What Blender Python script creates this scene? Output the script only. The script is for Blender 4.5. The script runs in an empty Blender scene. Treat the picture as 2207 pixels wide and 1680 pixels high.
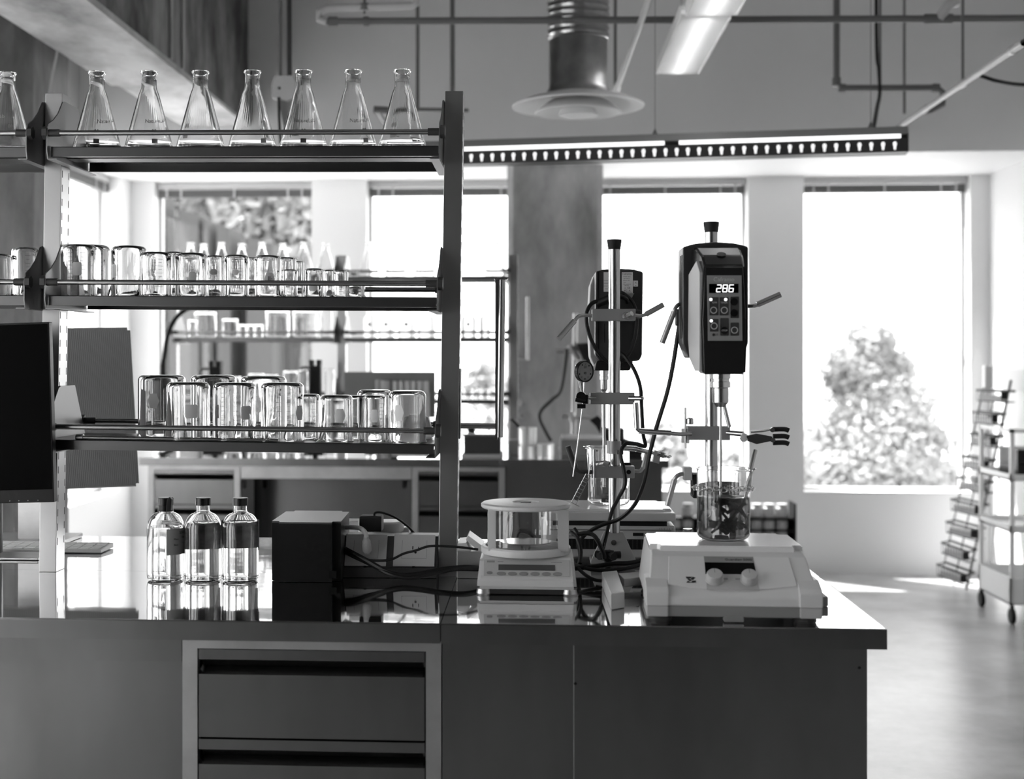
import bpy, bmesh, math, random
from mathutils import Vector, Matrix
R = math.radians
S = bpy.context.scene
COL = S.collection
random.seed(7)

# ------------------------------------------------------------------ camera model
F, XP, YH, TH, CZ = 3000.0, 956.0, 768.0, R(3.8), 1.40
CT, ST = math.cos(TH), math.sin(TH)

def ray(x, y):
    u = (x - XP) / F; v = (YH - y) / F
    return Vector((u * CT - ST, u * ST + CT, v))

def at(x, y, Y):                      # the point seen at a pixel, on the vertical plane at distance Y
    d = ray(x, y)
    return Vector((0, 0, CZ)) + d * (Y / d.y)

def atz(x, y, z):                     # the point seen at a pixel, on the level z
    d = ray(x, y)
    return Vector((0, 0, CZ)) + d * ((z - CZ) / d.z)

def atX(x, Y):
    return at(x, YH, Y).x

cam_d = bpy.data.cameras.new('camera')
cam = bpy.data.objects.new('camera', cam_d)
COL.objects.link(cam)
cam.location = (0, 0, CZ)
cam.rotation_euler = (R(90), 0, TH)
cam_d.sensor_width = 36
cam_d.lens = F / 2207 * 36
cam_d.shift_x = (1103.5 - XP) / 2207
cam_d.shift_y = (YH - 840) / 2207
cam_d.clip_end = 400
cam_d.dof.use_dof = True
cam_d.dof.focus_distance = 3.15
cam_d.dof.aperture_fstop = 3.4
S.camera = cam

# ------------------------------------------------------------------ materials
def g(s):                             # sRGB grey to linear
    return ((s + .055) / 1.055) ** 2.4 if s > .04 else s / 12.92

MATS = {}
def pm(name, s, rough=.5, metal=0., bump=None, var=None, trans=0., ior=1.45, emit=None, spec=.5, aniso=None, coat=0., alpha=None, sss=0.):
    """principled grey; bump=(scale, strength, distance); var=(scale, low sRGB, high sRGB, stretch)"""
    if name in MATS: return MATS[name]
    m = bpy.data.materials.new(name); m.use_nodes = True
    nt = m.node_tree; b = nt.nodes['Principled BSDF']
    v = g(s)
    b.inputs['Base Color'].default_value = (v, v, v, 1)
    b.inputs['Roughness'].default_value = rough
    b.inputs['Metallic'].default_value = metal
    b.inputs['IOR'].default_value = ior
    b.inputs['Specular IOR Level'].default_value = spec
    b.inputs['Transmission Weight'].default_value = trans
    if coat: b.inputs['Coat Weight'].default_value = coat
    if emit:
        b.inputs['Emission Color'].default_value = (1, 1, 1, 1)
        b.inputs['Emission Strength'].default_value = emit
    tc = None
    if bump or var: tc = nt.nodes.new('ShaderNodeTexCoord')
    if var:
        mp = nt.nodes.new('ShaderNodeMapping')
        st = var[3] if len(var) > 3 else (1, 1, 1)
        mp.inputs['Scale'].default_value = st
        nt.links.new(tc.outputs['Object'], mp.inputs['Vector'])
        n = nt.nodes.new('ShaderNodeTexNoise'); n.inputs['Scale'].default_value = var[0]
        n.inputs['Detail'].default_value = 8; n.inputs['Roughness'].default_value = .62
        nt.links.new(mp.outputs['Vector'], n.inputs['Vector'])
        cr = nt.nodes.new('ShaderNodeValToRGB')
        lo, hi = g(var[1]), g(var[2])
        cr.color_ramp.elements[0].position = .34; cr.color_ramp.elements[0].color = (lo, lo, lo, 1)
        cr.color_ramp.elements[1].position = .66; cr.color_ramp.elements[1].color = (hi, hi, hi, 1)
        nt.links.new(n.outputs['Fac'], cr.inputs['Fac'])
        nt.links.new(cr.outputs['Color'], b.inputs['Base Color'])
    if bump:
        n2 = nt.nodes.new('ShaderNodeTexNoise'); n2.inputs['Scale'].default_value = bump[0]
        n2.inputs['Detail'].default_value = bump[3] if len(bump) > 3 else 4
        if len(bump) > 4:
            mp2 = nt.nodes.new('ShaderNodeMapping'); mp2.inputs['Scale'].default_value = bump[4]
            nt.links.new(tc.outputs['Object'], mp2.inputs['Vector']); nt.links.new(mp2.outputs['Vector'], n2.inputs['Vector'])
        else:
            nt.links.new(tc.outputs['Object'], n2.inputs['Vector'])
        bp = nt.nodes.new('ShaderNodeBump'); bp.inputs['Strength'].default_value = bump[1]; bp.inputs['Distance'].default_value = bump[2]
        nt.links.new(n2.outputs['Fac'], bp.inputs['Height'])
        nt.links.new(bp.outputs['Normal'], b.inputs['Normal'])
    MATS[name] = m
    return m

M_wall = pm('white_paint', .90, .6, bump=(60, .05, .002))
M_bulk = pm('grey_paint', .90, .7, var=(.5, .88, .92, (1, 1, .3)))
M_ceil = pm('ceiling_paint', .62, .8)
M_back = pm('dark_wall_paint', .42, .8)
M_milky = pm('milky_plastic', .97, .5, trans=.85, ior=1.2)
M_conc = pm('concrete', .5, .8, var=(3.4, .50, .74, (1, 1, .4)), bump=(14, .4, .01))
M_concd = pm('shaded_concrete', .35, .85, var=(3.4, .26, .60, (1, 1, .5)), bump=(14, .5, .01))  # shaded copy of the concrete, for the beam's side
M_concl = pm('pale_lit_concrete', .6, .75, var=(3.0, .52, .84, (1, .5, 1)), bump=(10, .3, .01))  # lit copy of the concrete for the beam soffit, plain pale at tie holes
M_floor = pm('polished_concrete', .6, .30, var=(2.2, .56, .74), bump=(3, .03, .01), spec=.35)
M_frame = pm('window_frame_metal', .72, .4, metal=.2)
M_blind = pm('blind_slats', .40, .5)
M_steeltop = pm('polished_steel_top', .88, .045, metal=1., bump=(5, .09, .0032, 1, (1, 2.2, 1)))
M_steel = pm('brushed_steel', .51, .27, metal=1., var=(3, .47, .55, (1, 1, .3)))
M_steelL = pm('pale_brushed_steel', .74, .38, metal=1., var=(5, .69, .79))
M_steelD = pm('recess_shade_steel', .45, .35, metal=1.)
M_shelf = pm('shelf_steel', .42, .3, metal=1.)
M_post = pm('post_steel', .74, .30, metal=1., bump=(200, .03, .001, 2, (1, 1, .05)))
M_brk = pm('bracket_steel', .55, .4, metal=1.)
M_chrome = pm('chrome', .86, .12, metal=1.)
M_rod = pm('rod_steel', .74, .2, metal=1.)
M_black = pm('black_plastic', .06, .35, spec=.35)
M_blackm = pm('matt_black', .07, .6)
M_rubber = pm('black_rubber', .06, .5)
M_dark = pm('dark_grey_plastic', .22, .4)
M_grey = pm('grey_plastic', .52, .45)
M_greyl = pm('light_grey_plastic', .70, .45)
M_white = pm('white_plastic', .81, .35)
M_whitem = pm('matt_white', .90, .7)
M_alu = pm('aluminium_block', .62, .45, metal=.55)
M_paper = pm('paper', .85, .9)
M_label = pm('grey_label', .78, .8)
M_labell = pm('pale_label', .90, .8)
M_ink = pm('black_ink', .10, .7)
M_inkg = pm('grey_ink', .42, .7)
M_screen = pm('screen_black', .02, .3, spec=.04)
M_duct = pm('galvanised_duct', .66, .28, metal=1., var=(5, .56, .72), bump=(7, .25, .006))
M_pipe = pm('painted_pipe', .42, .5)
M_pipel = pm('pale_pipe', .75, .35)
M_cart = pm('cart_enamel', .96, .4)
M_leaf = pm('leaf', .56, .8)
M_trunk = pm('bark', .3, .9)
M_ground = pm('ground', .62, .9, var=(.08, .50, .72))
M_house = pm('render_wall', .25, .8)
M_tube = pm('lamp_tube', 1, .5, emit=14.)
M_tube2 = pm('lamp_panel', 1, .5, emit=.9)
M_led = pm('led_digits', 1, .5, emit=1.15)
M_glass = pm('clear_glass', 1, 0., trans=1., ior=1.47)
M_water = pm('water', 1, 0., trans=1., ior=1.33)
M_liq = pm('dark_liquid', .33, .02, trans=1., ior=1.34)
M_frost = pm('frosted_plastic', .93, .45, trans=.55, ior=1.45)

def pane_mat():
    m = bpy.data.materials.new('window_glass'); m.use_nodes = True
    nt = m.node_tree; nt.nodes.clear()
    out = nt.nodes.new('ShaderNodeOutputMaterial'); mix = nt.nodes.new('ShaderNodeMixShader')
    tr = nt.nodes.new('ShaderNodeBsdfTransparent'); gl = nt.nodes.new('ShaderNodeBsdfGlossy')
    tr.inputs[0].default_value = (.97, .97, .97, 1)
    gl.inputs['Roughness'].default_value = .02; mix.inputs[0].default_value = .03
    nt.links.new(tr.outputs[0], mix.inputs[1]); nt.links.new(gl.outputs[0], mix.inputs[2])
    nt.links.new(mix.outputs[0], out.inputs[0])
    return m
M_pane = pane_mat()

# ------------------------------------------------------------------ mesh helpers
ORG = {}
class MB:
    def __init__(s): s.bm = bmesh.new()
    def _add(s, tmp, M=None):
        if M is not None: bmesh.ops.transform(tmp, matrix=M, verts=tmp.verts)
        me = bpy.data.meshes.new('tmp'); tmp.to_mesh(me); tmp.free(); s.bm.from_mesh(me); bpy.data.meshes.remove(me)
        return s
    def box(s, x0, x1, y0, y1, z0, z1, bev=0, M=None, seg=2):
        t = bmesh.new(); bmesh.ops.create_cube(t, size=1)
        bmesh.ops.transform(t, matrix=Matrix.Translation(((x0 + x1) / 2, (y0 + y1) / 2, (z0 + z1) / 2)) @ Matrix.Diagonal((abs(x1 - x0), abs(y1 - y0), abs(z1 - z0), 1)), verts=t.verts)
        if bev: bmesh.ops.bevel(t, geom=list(t.edges), offset=bev, segments=seg, affect='EDGES', profile=.5)
        return s._add(t, M)
    def prism(s, pts, axis, a, b, M=None, bev=0):
        t = bmesh.new()
        def v3(p, q):
            return {'x': (q, p[0], p[1]), 'y': (p[0], q, p[1]), 'z': (p[0], p[1], q)}[axis]
        A = [t.verts.new(v3(p, a)) for p in pts]; B = [t.verts.new(v3(p, b)) for p in pts]
        n = len(pts)
        t.faces.new(A); t.faces.new(B[::-1])
        for i in range(n): t.faces.new((A[i], B[i], B[(i + 1) % n], A[(i + 1) % n]))
        bmesh.ops.recalc_face_normals(t, faces=t.faces)
        if bev: bmesh.ops.bevel(t, geom=list(t.edges), offset=bev, segments=2, affect='EDGES', profile=.5)
        return s._add(t, M)
    def lathe(s, prof, c=(0, 0, 0), seg=40, M=None, fill=True):
        t = bmesh.new(); rings = []
        for r, z in prof:
            if r < 1e-6: rings.append([t.verts.new((0, 0, z))])
            else: rings.append([t.verts.new((r * math.cos(2 * math.pi * k / seg), r * math.sin(2 * math.pi * k / seg), z)) for k in range(seg)])
        for a, b in zip(rings, rings[1:]):
            for k in range(seg):
                k2 = (k + 1) % seg
                if len(a) == 1 and len(b) == 1: break
                if len(a) == 1: t.faces.new((a[0], b[k2], b[k]))
                elif len(b) == 1: t.faces.new((a[k], a[k2], b[0]))
                else: t.faces.new((a[k], a[k2], b[k2], b[k]))
        for ring, fl in ((rings[0], True), (rings[-1], False)):
            if fill and len(ring) > 1: t.faces.new(ring)
        bmesh.ops.recalc_face_normals(t, faces=t.faces)
        T = Matrix.Translation(c)
        return s._add(t, T if M is None else M @ T)
    def cyl(s, p0, p1, r0, r1=None, seg=20, M=None):
        p0, p1 = Vector(p0), Vector(p1); r1 = r0 if r1 is None else r1
        d = p1 - p0; L = d.length
        q = Vector((0, 0, 1)).rotation_difference(d).to_matrix().to_4x4()
        T = Matrix.Translation(p0) @ q
        if M is not None: T = M @ T
        return s.lathe([(r0, 0), (r1, L)], seg=seg, M=T)
    def tube(s, pts, r, seg=10, smooth=6, closed=False, M=None, rr=None):
        pts = [Vector(p) for p in pts]
        if smooth > 1 and len(pts) > 2:
            P = []; n = len(pts)
            for i in range(n if closed else n - 1):
                p1, p2 = pts[i], pts[(i + 1) % n]
                p0 = pts[(i - 1) % n] if (closed or i > 0) else p1 * 2 - p2
                p3 = pts[(i + 2) % n] if (closed or i + 2 < n) else p2 * 2 - p1
                for k in range(smooth):
                    u = k / smooth
                    P.append(.5 * ((2 * p1) + (p2 - p0) * u + (2 * p0 - 5 * p1 + 4 * p2 - p3) * u * u + (3 * p1 - p0 - 3 * p2 + p3) * u ** 3))
            if not closed: P.append(pts[-1])
            pts = P
        t = bmesh.new(); n = len(pts); rings = []; up = None
        for i, p in enumerate(pts):
            if closed: d = pts[(i + 1) % n] - pts[i - 1]
            else: d = pts[min(i + 1, n - 1)] - pts[max(i - 1, 0)]
            d.normalize()
            if up is None: up = d.orthogonal().normalized()
            up = (up - d * up.dot(d))
            up = up.normalized() if up.length > 1e-6 else d.orthogonal().normalized()
            w = d.cross(up)
            rad = r if rr is None else rr[min(int(i / max(1, n - 1) * (len(rr) - 1) + .5), len(rr) - 1)]
            rings.append([t.verts.new(p + (up * math.cos(2 * math.pi * k / seg) + w * math.sin(2 * math.pi * k / seg)) * rad) for k in range(seg)])
        for i in range(n if closed else n - 1):
            a, b = rings[i], rings[(i + 1) % n]
            for k in range(seg): t.faces.new((a[k], a[(k + 1) % seg], b[(k + 1) % seg], b[k]))
        if not closed: t.faces.new(rings[0][::-1]); t.faces.new(rings[-1])
        bmesh.ops.recalc_face_normals(t, faces=t.faces)
        return s._add(t, M)
    def ball(s, c, r, sc=(1, 1, 1), sub=2, M=None, jit=0):
        t = bmesh.new(); bmesh.ops.create_icosphere(t, subdivisions=sub, radius=1)
        for v in t.verts:
            k = 1 + random.uniform(-jit, jit)
            v.co = Vector((v.co.x * r * sc[0] * k + c[0], v.co.y * r * sc[1] * k + c[1], v.co.z * r * sc[2] * k + c[2]))
        return s._add(t, M)
    def quad(s, a, b, c, d):
        vs = [s.bm.verts.new(p) for p in (a, b, c, d)]; s.bm.faces.new(vs); return s
    def patch(s, r, a0, a1, z0, z1, c=(0, 0), seg=10, thick=.0004, rtop=None):
        """a curved label lying on a cylinder or cone of radius r (rtop at z1)"""
        t = bmesh.new(); rt = r if rtop is None else rtop
        V = []
        for k in range(seg + 1):
            a = a0 + (a1 - a0) * k / seg
            row = []
            for rad, z in ((r, z0), (rt, z1), (rt + thick, z1), (r + thick, z0)):
                row.append(t.verts.new((c[0] + rad * math.cos(a), c[1] + rad * math.sin(a), z)))
            V.append(row)
        for k in range(seg):
            for j in range(4): t.faces.new((V[k][j], V[k][(j + 1) % 4], V[k + 1][(j + 1) % 4], V[k + 1][j]))
        t.faces.new(V[0]); t.faces.new(V[-1][::-1])
        bmesh.ops.recalc_face_normals(t, faces=t.faces)
        return s._add(t)
    def warp(s, fn):
        for v in s.bm.verts: v.co = fn(v.co)
        return s
    def build(s, name, mat, parent=None, origin=None, local=False, sharp=38):
        me = bpy.data.meshes.new(name)
        off = Vector((0, 0, 0))
        if not local:
            if parent is not None: off = ORG[parent.name]
            elif origin is not None: off = Vector(origin)
        if off.length: bmesh.ops.translate(s.bm, verts=s.bm.verts, vec=-off)
        for f in s.bm.faces: f.smooth = True
        s.bm.to_mesh(me); s.bm.free()
        me.set_sharp_from_angle(angle=R(sharp))
        me.materials.append(mat)
        o = bpy.data.objects.new(name, me); COL.objects.link(o)
        if mat not in (M_glass, M_water, M_liq, M_leaf) and len(me.polygons) < 4000:
            wn = o.modifiers.new('normals', 'WEIGHTED_NORMAL'); wn.keep_sharp = True; wn.weight = 80
        if parent is not None: o.parent = parent
        elif origin is not None: o.location = origin
        ORG[o.name] = Vector((0, 0, 0)) if local and parent is None else off
        return o

def tag(o, label, cat, group=None):
    o['label'] = label; o['category'] = cat
    if group: o['group'] = group
    return o
def thing(name, label, cat, loc=(0, 0, 0), rz=0, group=None):
    o = bpy.data.objects.new(name, None); COL.objects.link(o)
    o.empty_display_size = .05
    o.location = loc; o.rotation_euler = (0, 0, rz)
    ORG[o.name] = Vector(loc)
    return tag(o, label, cat, group)
def struct(o): o['kind'] = 'structure'; return o
def stuff(o): o['kind'] = 'stuff'; return o

def text_bm(s_, size, align='CENTER'):
    cu = bpy.data.curves.new('txt', 'FONT'); cu.body = s_; cu.size = size; cu.align_x = align; cu.align_y = 'CENTER'
    cu.resolution_u = 3; cu.extrude = .0001
    o = bpy.data.objects.new('txt', cu); COL.objects.link(o)
    dg = bpy.context.evaluated_depsgraph_get()
    me = bpy.data.meshes.new_from_object(o.evaluated_get(dg))
    bpy.data.objects.remove(o); bpy.data.curves.remove(cu)
    t = bmesh.new(); t.from_mesh(me); bpy.data.meshes.remove(me)
    return t
def add_text(mb, s_, size, M, align='CENTER'):
    return mb._add(text_bm(s_, size, align), M)
def wrap_text(mb, s_, size, r, ang, z, c=(0, 0), mirror=False, slope=0., zr=None):
    t = text_bm(s_, size)
    for v in t.verts:
        x = -v.co.x if mirror else v.co.x
        zz = z + v.co.y; rad = r + slope * v.co.y + .0004 + v.co.z
        a = ang + x / r
        v.co = Vector((c[0] + rad * math.cos(a), c[1] + rad * math.sin(a), zz))
    return mb._add(t)
def frame(o, xa, ya):                # matrix with origin o, x axis xa, y axis ya
    xa = Vector(xa).normalized(); za = xa.cross(Vector(ya)).normalized(); ya = za.cross(xa)
    m = Matrix((xa, ya, za)).transposed().to_4x4(); m.translation = Vector(o)
    return m
FRONT = lambda o: frame(o, (1, 0, 0), (0, 0, 1))      # a plane facing the camera side (-Y)

def cable(name, pts, r, label, mat=None, cat='cable', group=None, seg=8):
    o = MB().tube([at(*p) for p in pts], r, seg=seg).build(name, mat or M_rubber, origin=at(*pts[0]))
    return tag(o, label, cat, group)
# ================================================================== THE ROOM
XL, XR, YW, YB, ZC, ZS, YK = -2.69, 2.89, 9.10, -5.0, 4.2, 2.561, 8.06
def wallbox(name, *b, m=None):
    return struct(MB().box(*b).build(name, m or M_wall))
struct(MB().box(XL - .3, XR + .3, YB - .3, YW + .4, -.15, 0).build('floor', M_floor))
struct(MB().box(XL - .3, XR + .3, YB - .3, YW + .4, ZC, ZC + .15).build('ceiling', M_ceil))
wallbox('wall_right', XR, XR + .3, YB, YW + .4, 0, ZC)
wallbox('wall_behind', XL - .3, XR + .3, YB - .3, YB, 0, ZC, m=M_back)
# window wall: piers, sill band
WINS = [(-2.535, -1.476), (-1.112, -.062), (.316, 1.366), (1.722, 2.772)]
ZSILL = .522
mb = MB().box(XL - .3, XR + .3, YW, YW + .22, 0, ZSILL)
edges = [XL - .3] + [e for w in WINS for e in w] + [XR + .3]
for a, b in zip(edges[0::2], edges[1::2]): mb.box(a, b, YW, YW + .22, ZSILL, ZS)
mb.box(XL - .3, XR + .3, YW, YW + .22, ZS, ZC)
struct(mb.build('wall_back', M_wall))
# bulkhead and its white soffit
struct(MB().box(XL, XR, YK, YK + .12, ZS, ZC).build('trim_1', M_bulk))
struct(MB().box(XL, XR, YK + .002, YW, ZS, ZS + .05).build('trim_2', M_wall))
# left wall with openings
LW = [(-2.05, -1.35), (-.4, .65), (1.0, 2.05), (2.4, 3.45), (3.8, 4.85), (7.05, 8.85)]
mb = MB(); ys = [YB] + [e for w in LW for e in w] + [YW + .4]
for a, b in zip(ys[0::2], ys[1::2]): mb.box(XL - .3, XL, a, b, 0, ZC)
for a, b in LW:
    mb.box(XL - .3, XL, a, b, 0, ZSILL); mb.box(XL - .3, XL, a, b, ZS, ZC)
struct(mb.build('wall_left', M_wall))

def win_parts(root, a, b, plane, left=False, rails=()):
    def bx(m, u0, u1, d0, d1, z0, z1):
        if left: m.box(XL - d1, XL - d0, u0, u1, z0, z1)
        else: m.box(u0, u1, YW + d0, YW + d1, z0, z1)
    t = .022
    m = MB()
    bx(m, a, a + t, .13, .19, ZSILL, ZS); bx(m, b - t, b, .13, .19, ZSILL, ZS)
    bx(m, a + t, b - t, .13, .19, ZSILL, ZSILL + t); bx(m, a + t, b - t, .13, .19, ZS - .04, ZS)
    for r_ in rails: bx(m, r_ - .02, r_ + .02, .13, .19, ZSILL + t, ZS - .04)
    m.build('window_frame', M_frame, root)
    m = MB(); bx(m, a + t, b - t, .158, .162, ZSILL + t, ZS - .04); m.build('pane', M_pane, root)
    m = MB(); bx(m, a, b, .0, .13, ZSILL - .004, ZSILL + .004); m.build('window_sill', M_wall, root)
    # raised blind: head rail, slats, clips
    m = MB(); bx(m, a + .01, b - .01, .06, .11, ZS - .045, ZS - .008); bl = m.build('blind_rail', M_frame, root)
    m = MB()
    for k in range(7): bx(m, a + .012, b - .012, .065, .105, ZS - .052 - .0075 * k - .005, ZS - .052 - .0075 * k)
    m.build('blind_slats', M_blind, root)
    m = MB()
    for f in (.07, .16, .5, .84, .93):
        c = a + (b - a) * f; bx(m, c - .006, c + .006, .058, .064, ZS - .105, ZS - .045)
    m.build('blind_clip', M_frame, root)
for i, (a, b) in enumerate(WINS):
    r_ = bpy.data.objects.new('window_%d' % (i + 1), None); COL.objects.link(r_); struct(r_); r_.location = (a, YW, ZSILL); ORG[r_.name] = r_.location.copy()
    win_parts(r_, a, b, YW)
for i, (a, b) in enumerate(LW):
    r_ = bpy.data.objects.new('window_%d' % (i + 5), None); COL.objects.link(r_); struct(r_); r_.location = (XL, a, ZSILL); ORG[r_.name] = r_.location.copy()
    win_parts(r_, a, b, XL, left=True, rails=((8.2,) if i == 5 else ()))
# portals
def portal(loc, rot, sx, sy):
    l = bpy.data.lights.new('window_daylight', 'AREA'); l.shape = 'RECTANGLE'; l.size = sx; l.size_y = sy
    l.cycles.is_portal = True
    o = bpy.data.objects.new('window_daylight', l); COL.objects.link(o); o.location = loc; o.rotation_euler = rot
for a, b in WINS: portal(((a + b) / 2, YW + .31, (ZS + ZSILL) / 2), (R(-90), 0, 0), b - a, ZS - ZSILL)
for a, b in LW: portal((XL - .31, (a + b) / 2, (ZS + ZSILL) / 2), (0, R(-90), 0), ZS - ZSILL, b - a)

# concrete columns and beam
def column(name, x0, x1, y0, y1, z1, label, m, ch=.035):
    pts = [(x0 + ch, y0), (x1 - ch, y0), (x1, y0 + ch), (x1, y1), (x0, y1), (x0, y0 + ch)]
    o = MB().prism(pts, 'z', 0, z1).build(name, m)
    return tag(o, label, 'column')
column('concrete_column', -.175, .405, 8.45, 8.98, ZS - .001, 'stained concrete column between the two middle windows', M_conc)
o = column('concrete_column', XL + .002, -2.267, 6.09, 6.63, ZC - .002, 'tall concrete column at the left edge, behind the black screen', M_conc, ch=.065)
xa, xb = atX(148, 6.7), atX(525, YK - .01)
b0, b1 = -2.09, -1.68
zb = 2.765
mb = MB().box(b0, b1, -1.0, YK - .003, zb, ZC - .003)
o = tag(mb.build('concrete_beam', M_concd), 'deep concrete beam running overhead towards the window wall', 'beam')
# board marked soffit of the beam: light from below as a paler skin
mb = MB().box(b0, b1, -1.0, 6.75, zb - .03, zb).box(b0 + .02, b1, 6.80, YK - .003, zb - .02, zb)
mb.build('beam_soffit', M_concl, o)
mb = MB().box(b1, b1 + .012, 6.28, 6.32, zb, ZC - .01).box(b1, b1 + .012, 6.5, 6.53, zb, ZC - .01)
mb.build('board_mark', M_conc, o)
cl_ = bpy.data.objects['concrete_column']
for x_, y_ in ((1117, 868), (1126, 896)):
    q_ = at(x_, y_, 8.448); MB().lathe([(.010, 0), (.024, 0), (.022, .004), (.010, .0)], M=frame(q_, (1, 0, 0), (0, 0, 1)), seg=20, fill=False).build('tie_hole', M_concl, cl_)
tag(MB().tube([at(106, 205, 6.0), at(112, 165, 6.0), at(122, 120, 6.0), at(131, 60, 6.0), at(136, 0, 6.0), at(138, -120, 6.0)], .006).build('hanging_cable', M_pipel, origin=at(106, 205, 6.0)),
    'pale thin cable hanging in front of the left concrete column', 'cable')

# ------------------------------------------------------------------ pipes, duct, lamps overhead
def pipe(name, pts, r, label, m=M_pipe, joints=(), sm=1, cat='pipe', jr=1.35):
    root = thing(name, label, cat, pts[0])
    MB().tube(pts, r, seg=16, smooth=sm).build('pipe_run', m, root)
    for a, b in joints: MB().cyl(a, b, r * jr, seg=16).build('coupling', m, root)
    return root
zp = 2.87
A, B = atz(705, 46, zp), atz(2330, 39, zp)
B2 = A + (B - A) * ((XR - .003 - A.x) / (B.x - A.x))
J = lambda x, w, y=45: (A + (B - A) * ((x - 705) / 1625) - (B - A).normalized() * w, A + (B - A) * ((x - 705) / 1625) + (B - A).normalized() * w)
pr = pipe('sprinkler_pipe', [A, B2], .0155, 'long horizontal grey pipe crossing the room above the flasks', joints=[J(718, .02), J(790, .012), J(2025, .06)])
up = A + Vector((-.01, -.02, .06))
MB().tube([A + Vector((.0, 0, 0)), A + Vector((-.035, 0, .01)), A + Vector((-.035, 0, .045)), A + Vector((0, 0, .058)), A + Vector((.37, 0, .062)), A + Vector((.39, 0, .07)), A + Vector((.40, 0, .12)), A + Vector((.40, 0, 1.3))], .017, seg=14, smooth=1).build('pipe_branch', M_pipel, pr)
MB().cyl(A + Vector((.165, 0, .03)), A + Vector((.165, 0, 1.32)), .006).cyl(A + Vector((.165, 0, .045)), A + Vector((.165, 0, .075)), .022).build('hanger_rod', M_pipe, pr)
c = atz(2025, 40, zp)
MB().tube([c, c + Vector((.03, -.02, .05)), c + Vector((.06, -.02, .08)), c + Vector((.065, 0, .16)), c + Vector((.065, 0, 1.3))], .022, seg=14, smooth=3).build('pipe_riser', M_pipel, pr)

pipe('vertical_pipe', [Vector((at(975, 0, 7.2).x, 7.2, ZC - .002)), at(975, 232, 7.2)], .0125, 'thick vertical pipe dropping behind the right post of the rack')
pipe('bent_pipe', [Vector((at(900, 0, 7.3).x, 7.3, ZC - .002)), at(900, 233, 7.3), at(904, 236, 7.3), at(1010, 238, 7.3)], .0095, 'thin pipe turning level behind the last flask')
pipe('short_pipe', [Vector((at(812, 238, 7.0).x, YK - .003, at(812, 238, 7.0).z)), at(812, 238, 7.0), at(880, 238, 7.0), at(899, 236, 7.25)], .013, 'short horizontal pipe with a dark end fitting behind the flasks', joints=[(at(806, 236, 7.0), at(838, 238, 7.0))])
pipe('conduit_pipe', [Vector((at(1326, 0, 6.9).x, 6.9, ZC - .002)), at(1326, 190, 6.9)], .008, 'thin vertical conduit just right of the round duct')
pipe('slanted_pipe', [at(1420, -60, 5.6), at(1330, 190, 6.7), at(1318, 215, 6.9)], .014, 'pale slanted pipe meeting the thin conduit beside the duct', m=M_pipel, joints=[(at(1333, 182, 6.68), at(1327, 197, 6.75))])
pipe('looped_pipe', [Vector((at(1803, 0, 7.2).x, 7.2, ZC - .002)), at(1803, 176, 7.2), at(1815, 190, 7.2), at(1918, 190, 7.2), at(2020, 189, 7.2), at(2032, 200, 7.2), at(2032, 225, 7.2), at(2005, 238, 7.2), at(1990, 240, 7.2)], .0165,
     'grey pipe making a square loop above the end of the long lamp', joints=[(at(1803, 168, 7.2), at(1803, 186, 7.2)), (at(1808, 190, 7.2), at(1822, 190, 7.2)), (at(2010, 189, 7.2), at(2024, 190, 7.2))])
q0, q1 = at(1945, 268, 7.6), at(2207, 92, 5.0)
dd = q1 - q0
pipe('diagonal_pipe', [q0 - dd * ((YK - .003 - 7.6) / (7.6 - 5.0)), q0, q1, q1 + dd * ((ZC - .003 - q1.z) / dd.z)], .013, 'pale diagonal pipe rising to the upper right corner', m=M_pipel, joints=[(at(1990, 238, 7.1), at(1998, 232, 7.0)), (at(2072, 183, 6.1), at(2082, 176, 6.0)), (at(2180, 110, 5.2), at(2186, 106, 5.15))])
pipe('hanger_rod', [Vector((at(1949, 0, 7.5).x, 7.5, ZC - .002)), at(1949, 245, 7.5)], .007, 'threaded rod holding the far end of the diagonal pipe', cat='rod')
pipe('hanger_rod', [Vector((at(2075, 0, 6.05).x, 6.05, ZC - .002)), at(2075, 172, 6.05)], .006, 'threaded rod holding the middle of the diagonal pipe', cat='rod')
pipe('slender_pipe', [Vector((at(1897, 0, 6.9).x, 6.9, ZC - .002)), at(1897, 178, 6.9)], .006, 'slender pale pipe beside the black cable above the lamp end')
tag(MB().tube([Vector((at(1889, 0, 6.85).x, 6.85, ZC - .002)), at(1889, 60, 6.85), at(1894, 150, 6.85), at(1896, 200, 6.85), at(1890, 235, 6.6), at(1883, 276, 6.15)], .009).build('lamp_cable', M_rubber, origin=at(1889, 0, 6.85)),
    'black cable dropping onto the end of the long pendant lamp', 'cable')
tag(MB().tube([at(2113, 163, 6), at(2150, 175, 6), at(2207, 183, 5.9), at(2300, 180, 5.8), Vector((XR - .002, at(2360, 150, 5.7).y, at(2360, 150, 5.7).z))], .008).build('sagging_cable', M_rubber, origin=at(2113, 163, 6)),
    'black cable sagging off the diagonal pipe at the right edge', 'cable')

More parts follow.
